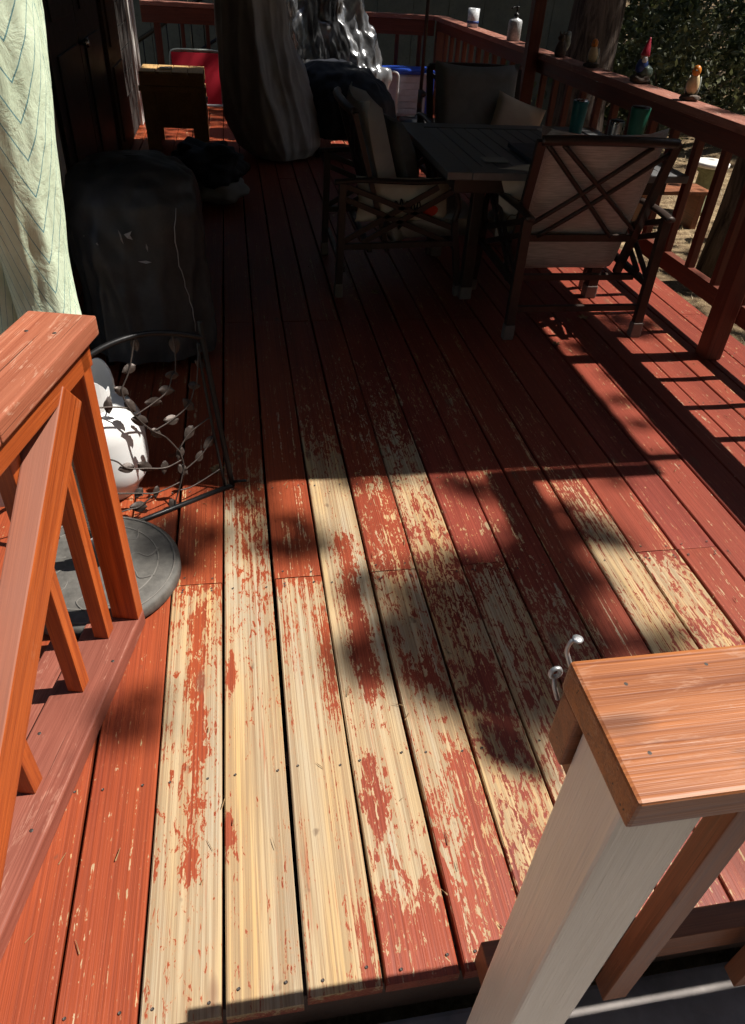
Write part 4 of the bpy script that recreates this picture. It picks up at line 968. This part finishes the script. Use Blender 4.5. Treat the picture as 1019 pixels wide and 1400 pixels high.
# ------------------------------------------------------------------ trees and undergrowth
def leaf_mat(name, c):
    t = NT(name); g = t.add('ShaderNodeNewGeometry'); rp = g.outputs['Random Per Island']
    col = t.mix(rp, [x * .55 for x in c], [min(1, x * 1.5) for x in c]); m = t.fin(col, .55, spec=.4)
    tr = t.add('ShaderNodeBsdfTranslucent'); t.L(col, tr.inputs['Color']); mx = t.add('ShaderNodeMixShader'); mx.inputs[0].default_value = .25
    t.L(t.b.outputs[0], mx.inputs[1]); t.L(tr.outputs[0], mx.inputs[2]); t.L(mx.outputs[0], t.out.inputs[0]); return m
M['oak'] = leaf_mat('oak_leaf', (.085, .10, .036)); M['needle'] = leaf_mat('pine_needle', (.030, .055, .020)); M['scrub'] = leaf_mat('scrub_leaf', (.10, .105, .045)); M['drygrass'] = leaf_mat('straw', (.42, .32, .17))
def leaves_mesh(name, n, rx, ry, rz, size, seed, clumps=14, aspect=.5):
    rng = random.Random(seed); v = []; f = []
    cl = []
    for i in range(clumps):
        while True:
            p = Vector((rng.uniform(-1, 1), rng.uniform(-1, 1), rng.uniform(-1, 1)))
            if .25 < p.length < 1: break
        cl.append((p, rng.uniform(.18, .42)))
    for i in range(n):
        c, r = rng.choice(cl); p = c + Vector((rng.gauss(0, 1), rng.gauss(0, 1), rng.gauss(0, 1))) * r * .55
        p = Vector((p.x * rx, p.y * ry, p.z * rz))
        q = Matrix.Rotation(rng.uniform(0, 6.28), 3, 'Z') @ Matrix.Rotation(rng.uniform(-1.2, 1.2), 3, 'X') @ Matrix.Rotation(rng.uniform(0, 6.28), 3, 'Y')
        s = size * rng.uniform(.6, 1.3); o = len(v)
        for a, b in ((-1, 0), (0, -aspect), (1, 0), (0, aspect)): v.append(p + q @ Vector((a * s, b * s, .15 * s * abs(a))))
        f.append((o, o + 1, o + 2)); f.append((o, o + 2, o + 3))
    return mesh_from(name, v, f)
bushA = leaves_mesh('foliage', 3600, 1.2, 1.2, 1.0, .06, 3, 30); bushB = leaves_mesh('foliage', 3000, 1.3, 1.1, 1.3, .055, 9, 34)
crownA = leaves_mesh('crown', 7000, 2.4, 2.4, 2.2, .085, 4, 40); crownB = leaves_mesh('crown', 7000, 2.2, 2.6, 2.6, .08, 14, 44)
def shrub(x, y, s, me, mat, label, rz, sz=1.0):
    z = gh(x, y); r = empty('shrub', (x, y, z), rz, label, 'shrub', 'shrubs on the slope beyond the railing')
    m2 = me.copy(); m2.materials.clear()
    place('foliage', m2, mat, r, Matrix.Translation((x, y, z + .85 * s * sz)) @ Matrix.Rotation(rz, 4, 'Z') @ Matrix.Diagonal((s, s, s * sz, 1)))
    rng = random.Random(x * 7 + y)
    for i in range(3):
        a = rng.uniform(0, 6.28); tube('stem', smooth_path([(x, y, z - .05), (x + .2 * s * math.cos(a), y + .2 * s * math.sin(a), z + .5 * s), (x + .55 * s * math.cos(a), y + .55 * s * math.sin(a), z + 1.1 * s)], 3), [.03 * s, .028 * s, .025 * s, .022 * s, .018 * s, .014 * s, .01 * s], M['bark'], r, 6)
def tree(x, y, r0, h, label, crown, mat, cs=1.0, lean=(0, 0), name='oak_tree'):
    z = gh(x, y); t_ = empty(name, (x, y, z), 0, label, 'tree', 'trees beyond the railing')
    pts = [Vector((x + lean[0] * q + .05 * math.sin(q * 5 + x), y + lean[1] * q + .05 * math.cos(q * 4 + y), z - .1 + h * q)) for q in [i / 10 for i in range(11)]]
    n = 20; v, f = tube_data(pts, [r0 * (1.25 if i == 0 else 1 - .55 * i / 10) for i in range(11)], n)
    for i, p in enumerate(v):
        c = pts[min(i // n, 10)]; d_ = p - c; p += d_ * .12 * noise.noise(Vector((math.atan2(d_.y, d_.x) * 4, p.z * 1.5, x)))
    solid('trunk', v, f, BARK, t_, True)
    top = pts[-1]
    for i in range(5):
        a = i * 1.26 + x; b = pts[6 + (i % 4)]
        tube('limb', smooth_path([b, b + Vector((math.cos(a) * .8, math.sin(a) * .8, .7)), b + Vector((math.cos(a) * 1.9, math.sin(a) * 1.9, 1.3))], 4), [.09, .085, .08, .075, .065, .055, .045, .035, .025], M['bark'], t_, 7)
    m2 = crown.copy(); m2.materials.clear()
    place('crown', m2, mat, t_, Matrix.Translation(top + Vector((0, 0, .9))) @ Matrix.Rotation(x, 4, 'Z') @ Matrix.Scale(cs, 4))
def bark_mat():
    t = NT('rough_bark'); a = t.noise(t.coords((11, 11, 1.6), True), 1.0, 6, .7, 1.2); b = t.noise(t.coords((40, 40, 8), True), 1.0, 4, .7)
    c = t.mix(t.ramp(a, [(.38, 0), (.62, 1)]), (.022, .017, .015), (.15, .115, .095)); c = t.mix(t.math('MULTIPLY', b, .4), c, (.06, .05, .045))
    return t.fin(c, .95, t.bump(a, 1.0, .05), spec=.1)
BARK = bark_mat()
tree(3.92, 5.35, .115, 6.5, 'dark barked tree just outside the near part of the side rail', crownA, M['oak'], .8, (.25, .1))
tree(4.35, 9.7, .34, 8.5, 'thick trunked tree beyond the rail behind the left bird', crownB, M['oak'], 1.1)
tree(8.2, 10.4, .16, 7.5, 'slim tree on the slope behind the gnome', crownA, M['oak'], 1.0, (.3, .2))
tree(11.2, 16.5, .3, 9.0, 'tree at the top of the slope at upper right', crownB, M['oak'], 1.2)
tree(6.3, 17.0, .28, 9.0, 'tree far behind the roof post', crownA, M['oak'], 1.2)
tree(11.0, 12.6, .22, 8.0, 'tree leaning on the slope near the right edge', crownB, M['oak'], 1.1, (-.4, .3))
SH = [(4.6, 12.2, 1.0, 'A', 'oak', 'dark shrub beyond the rail behind the soap dispenser'), (3.8, 14.5, 1.1, 'B', 'scrub', 'pale shrub far behind the corner of the railings'), (6.4, 11.2, .9, 'B', 'scrub', 'pale twiggy shrub behind the gnome'), (7.6, 13.5, 1.2, 'A', 'oak', 'dark green shrub up the slope behind the gnome'),
      (9.4, 11.6, 1.0, 'B', 'oak', 'dark shrub below the bare bank at right'), (12.0, 14.2, 1.3, 'A', 'scrub', 'pale shrub above the bare bank at right'), (9.3, 16.8, 1.4, 'B', 'oak', 'tall dark shrub at the top of the slope'), (6.0, 14.2, 1.2, 'A', 'scrub', 'loose shrub behind the thick trunk'), (9.2, 9.4, .9, 'A', 'oak', 'dark shrub behind the nearest bird'), (10.8, 10.6, 1.0, 'B', 'scrub', 'sunlit shrub at the right edge of the slope'),
      (13.5, 17.5, 1.5, 'A', 'oak', 'large shrub on the skyline at upper right'), (5.2, 16.6, 1.2, 'B', 'oak', 'dark shrub behind the roof post')]
for i, (x, y, s, me, mt, lb) in enumerate(SH): shrub(x, y, s, bushA if me == 'A' else bushB, M[mt], lb, i * 1.3)
# straw and litter on the ground beside the deck
def litter():
    rng = random.Random(5); v = []; f = []
    for i in range(16000):
        x = rng.uniform(2.6, 8.5); y = rng.uniform(2.2, 12); z = gh(x, y); a = rng.uniform(0, 6.28); l = rng.uniform(.03, .09); e = rng.uniform(-.1, .9); w = .0035
        d_ = Vector((math.cos(a) * math.cos(e), math.sin(a) * math.cos(e), math.sin(e))) * l; s = Vector((-math.sin(a), math.cos(a), 0)) * w; p = Vector((x, y, z)); o = len(v)
        v += [p - s, p + s, p + d_]; f.append((o, o + 1, o + 2))
    return mesh_from('dry_grass', v, f)
tag(place('dry_grass', litter(), M['drygrass']), 'dry straw scattered over the ground beside the deck', 'grass', kind='stuff')
lg = empty('fallen_log', (8.8, 14.0, gh(8.8, 14.0)), 0, 'pale fallen log on the bare bank at upper right', 'log')
tube('log', [(7.6, 13.0, gh(7.6, 13.0) + .12), (9.0, 14.0, gh(9.0, 14.0) + .2), (10.2, 14.6, gh(10.2, 14.6) + .12)], .13, wood('bleached_log', (.20, .14, .09), (.36, .27, .19), None, 0, .9), lg, 12)
tube('branch_stub', [(9.0, 14.0, gh(9.0, 14.0) + .2), (9.2, 13.7, gh(9, 14) + .55)], .04, M['bark'], lg, 8)
# yard things glimpsed between the balusters
sx_, sy_ = 4.62, 6.45; gz_ = gh(sx_, sy_)
st = empty('cut_post', (sx_, sy_, gz_), 0, 'weathered cut post with pale top seen between the balusters', 'post')
tube('shaft', [(sx_, sy_, gz_ - .05), (sx_ + .02, sy_, gz_ + .45)], .075, BARK, st, 14); lathe('pale_top', [(.078, 0), (.082, .006), (.07, .03), (.02, .036)], (sx_ + .02, sy_, gz_ + .45), M['napkin'], st, 14)
px_, py_ = 5.0, 7.55; gz_ = gh(px_, py_)
bh = empty('pedestal', (px_, py_, gz_), 0, 'moss green stone pedestal in the yard between the balusters', 'pedestal')
lathe('column', [(.16, 0), (.16, .05), (.11, .08), (.10, .4), (.15, .44), (.15, .47)], (px_, py_, gz_), plain('mossy_stone', (.22, .23, .13), .9, 0, .3, 20, .5), bh, 16); lathe('top_slab', [(.18, .4705), (.19, .48), (.19, .51), (.17, .52)], (px_, py_, gz_), M['napkin'], bh, 16)
bn = empty('garden_bench', (4.3, 7.0, gh(4.3, 7.0)), 0, 'low orange brown bench in the yard behind the nearest chair', 'bench'); gz_ = gh(4.3, 7.0)
for i in range(3): box('seat_board', 3.95, 4.65, 6.85 + i * .11, 6.95 + i * .11, gz_ + .34, gz_ + .375, M['brown'], bn, .003)
for x in (4.0, 4.55): box('leg', x, x + .06, 6.88, 7.12, gz_ - .05, gz_ + .339, M['brown'], bn, .003)

# tall pine right of the deck whose boughs dapple the boards
PT = Vector((6.0, -2.6, gh(6.0, -2.6)))
pn = empty('pine_tree', PT, 0, 'tall pine right of the deck whose boughs shade the boards', 'tree')
v, f = tube_data([PT + Vector((.3 * i, .12 * i, 1.45 * i - .1)) for i in range(11)], [.24 - .018 * i for i in range(11)], 16); solid('trunk', v, f, BARK, pn, True)
clump = leaves_mesh('needle_clump', 560, 1, 1, .7, .30, 31, 12, .10)
BL = [(.98, 1.58, .15), (.92, 1.48, .11), (.70, 1.27, .19), (.60, 1.44, .14), (.72, 1.06, .17), (.55, 1.20, .14), (.42, 1.30, .10), (.64, 1.14, .15), (.80, 1.36, .14), (.76, 1.18, .15), (.52, 1.36, .11), (.66, 1.35, .13), (.88, 1.56, .10), (.47, 1.24, .11), (.60, 1.06, .11), (.79, 1.00, .11), (.70, 1.44, .09), (.28, 1.22, .08), (-.33, 1.11, .075), (-.27, 1.76, .13), (.08, 1.72, .11), (-.05, 1.97, .09), (.33, 1.48, .07), (1.10, 1.17, .07), (.45, 1.13, .08), (.84, 1.42, .09),
      (.70, 1.96, .06), (.82, 1.90, .07), (.50, 2.02, .05), (.34, 2.03, .05), (1.04, 1.74, .09), (1.30, 1.93, .04), (1.58, 2.3, .045), (1.60, 2.5, .05), (1.57, 2.08, .035), (1.72, 3.05, .12), (1.98, 3.3, .14), (1.75, 3.62, .08), (1.68, 2.72, .05), (2.2, 4.4, .12), (1.9, 4.6, .2), (1.8, 5.4, .3), (2.1, 5.8, .2), (2.0, 6.4, .25), ]
for i, (gx_, gy_, r_) in enumerate(BL):
    hh = 8.2 + 1.0 * ((i * 37) % 10) / 10
    c = Vector((gx_, gy_, 0)) + sun_dir * (hh / sun_dir.z)
    m2 = clump if i == 0 else clump
    o = place('needle_clump', clump, M['needle'], pn, Matrix.Translation(c) @ Matrix.Rotation(i * 1.1, 4, 'Z') @ Matrix.Diagonal((r_ * 1.35, r_ * 1.35, r_ * 1.2, 1)))
    if i % 4 == 0 and i < 18:
        b = PT + Vector((1.7, .68, 8.2 - .02 * i)); md = (b + c) / 2 + Vector((0, 0, .25))
        tube('bough', smooth_path([b, md, c], 4), [.04, .035, .03, .026, .022, .018, .014, .010, .006], M['bark'], pn, 6)

# unseen woods added round the clearing, out of view, to block sky light
def added_woods():
    rng = random.Random(77); v = []; f = []
    cv = [p.co.copy() for p in crownA.vertices]; cp = [tuple(p.vertices) for p in crownA.polygons]
    spots = [(10.5, -6, 1.7), (13, -1.5, 1.8), (11, 3.5, 1.5), (17, 12, 2.0), (15, 18, 2.2), (7, -8, 1.9), (2.5, -8.5, 2.0), (-2.5, -8, 2.0), (8.5, 21, 2.0), (2.5, 19, 2.2), (-9, 9, 2.2), (4.8, -5.5, 1.7), (-.5, -6.2, 1.8), (2.0, -6.6, 1.9), (-3.0, -6.4, 1.7)]
    for x, y, s in spots:
        z = gh(x, y); M_ = Matrix.Rotation(rng.uniform(0, 6), 3, 'Z'); o = len(v); zc = z + 1.4 + 2.3 * s
        v += [M_ @ p * s * Vector((1, 1, 1)).x + Vector((x, y, zc)) for p in cv]; f += [tuple(i + o for i in q) for q in cp]
    return mesh_from('added_woods', v, f)
tag(place('added_woods', added_woods(), M['oak']), 'unseen dense oak crowns added around the clearing to block sky light', 'added_woods', kind='stuff')

def deck_litter():
    rng = random.Random(12); v = []; f = []
    for i in range(320):
        x = rng.uniform(-.5, 2.2); y = rng.uniform(.5, 4.2); a = rng.gauss(1.57, .5); l = rng.uniform(.008, .03); w = rng.uniform(.0006, .0016)
        d_ = Vector((math.cos(a), math.sin(a), 0)) * l; sd_ = Vector((-math.sin(a), math.cos(a), 0)) * w; p = Vector((x, y, .0045)); o = len(v)
        v += [p - sd_, p + sd_, p + d_ + sd_ * .4, p + d_ - sd_ * .4, p + d_ * .5 + Vector((0, 0, .002))]; f += [(o, o + 1, o + 4), (o + 1, o + 2, o + 4), (o + 2, o + 3, o + 4), (o + 3, o, o + 4)]
    return mesh_from('needle_litter', v, f)
tag(place('needle_litter', deck_litter(), LEAFM), 'dry pine needles and grit scattered over the deck boards', 'litter', kind='stuff')
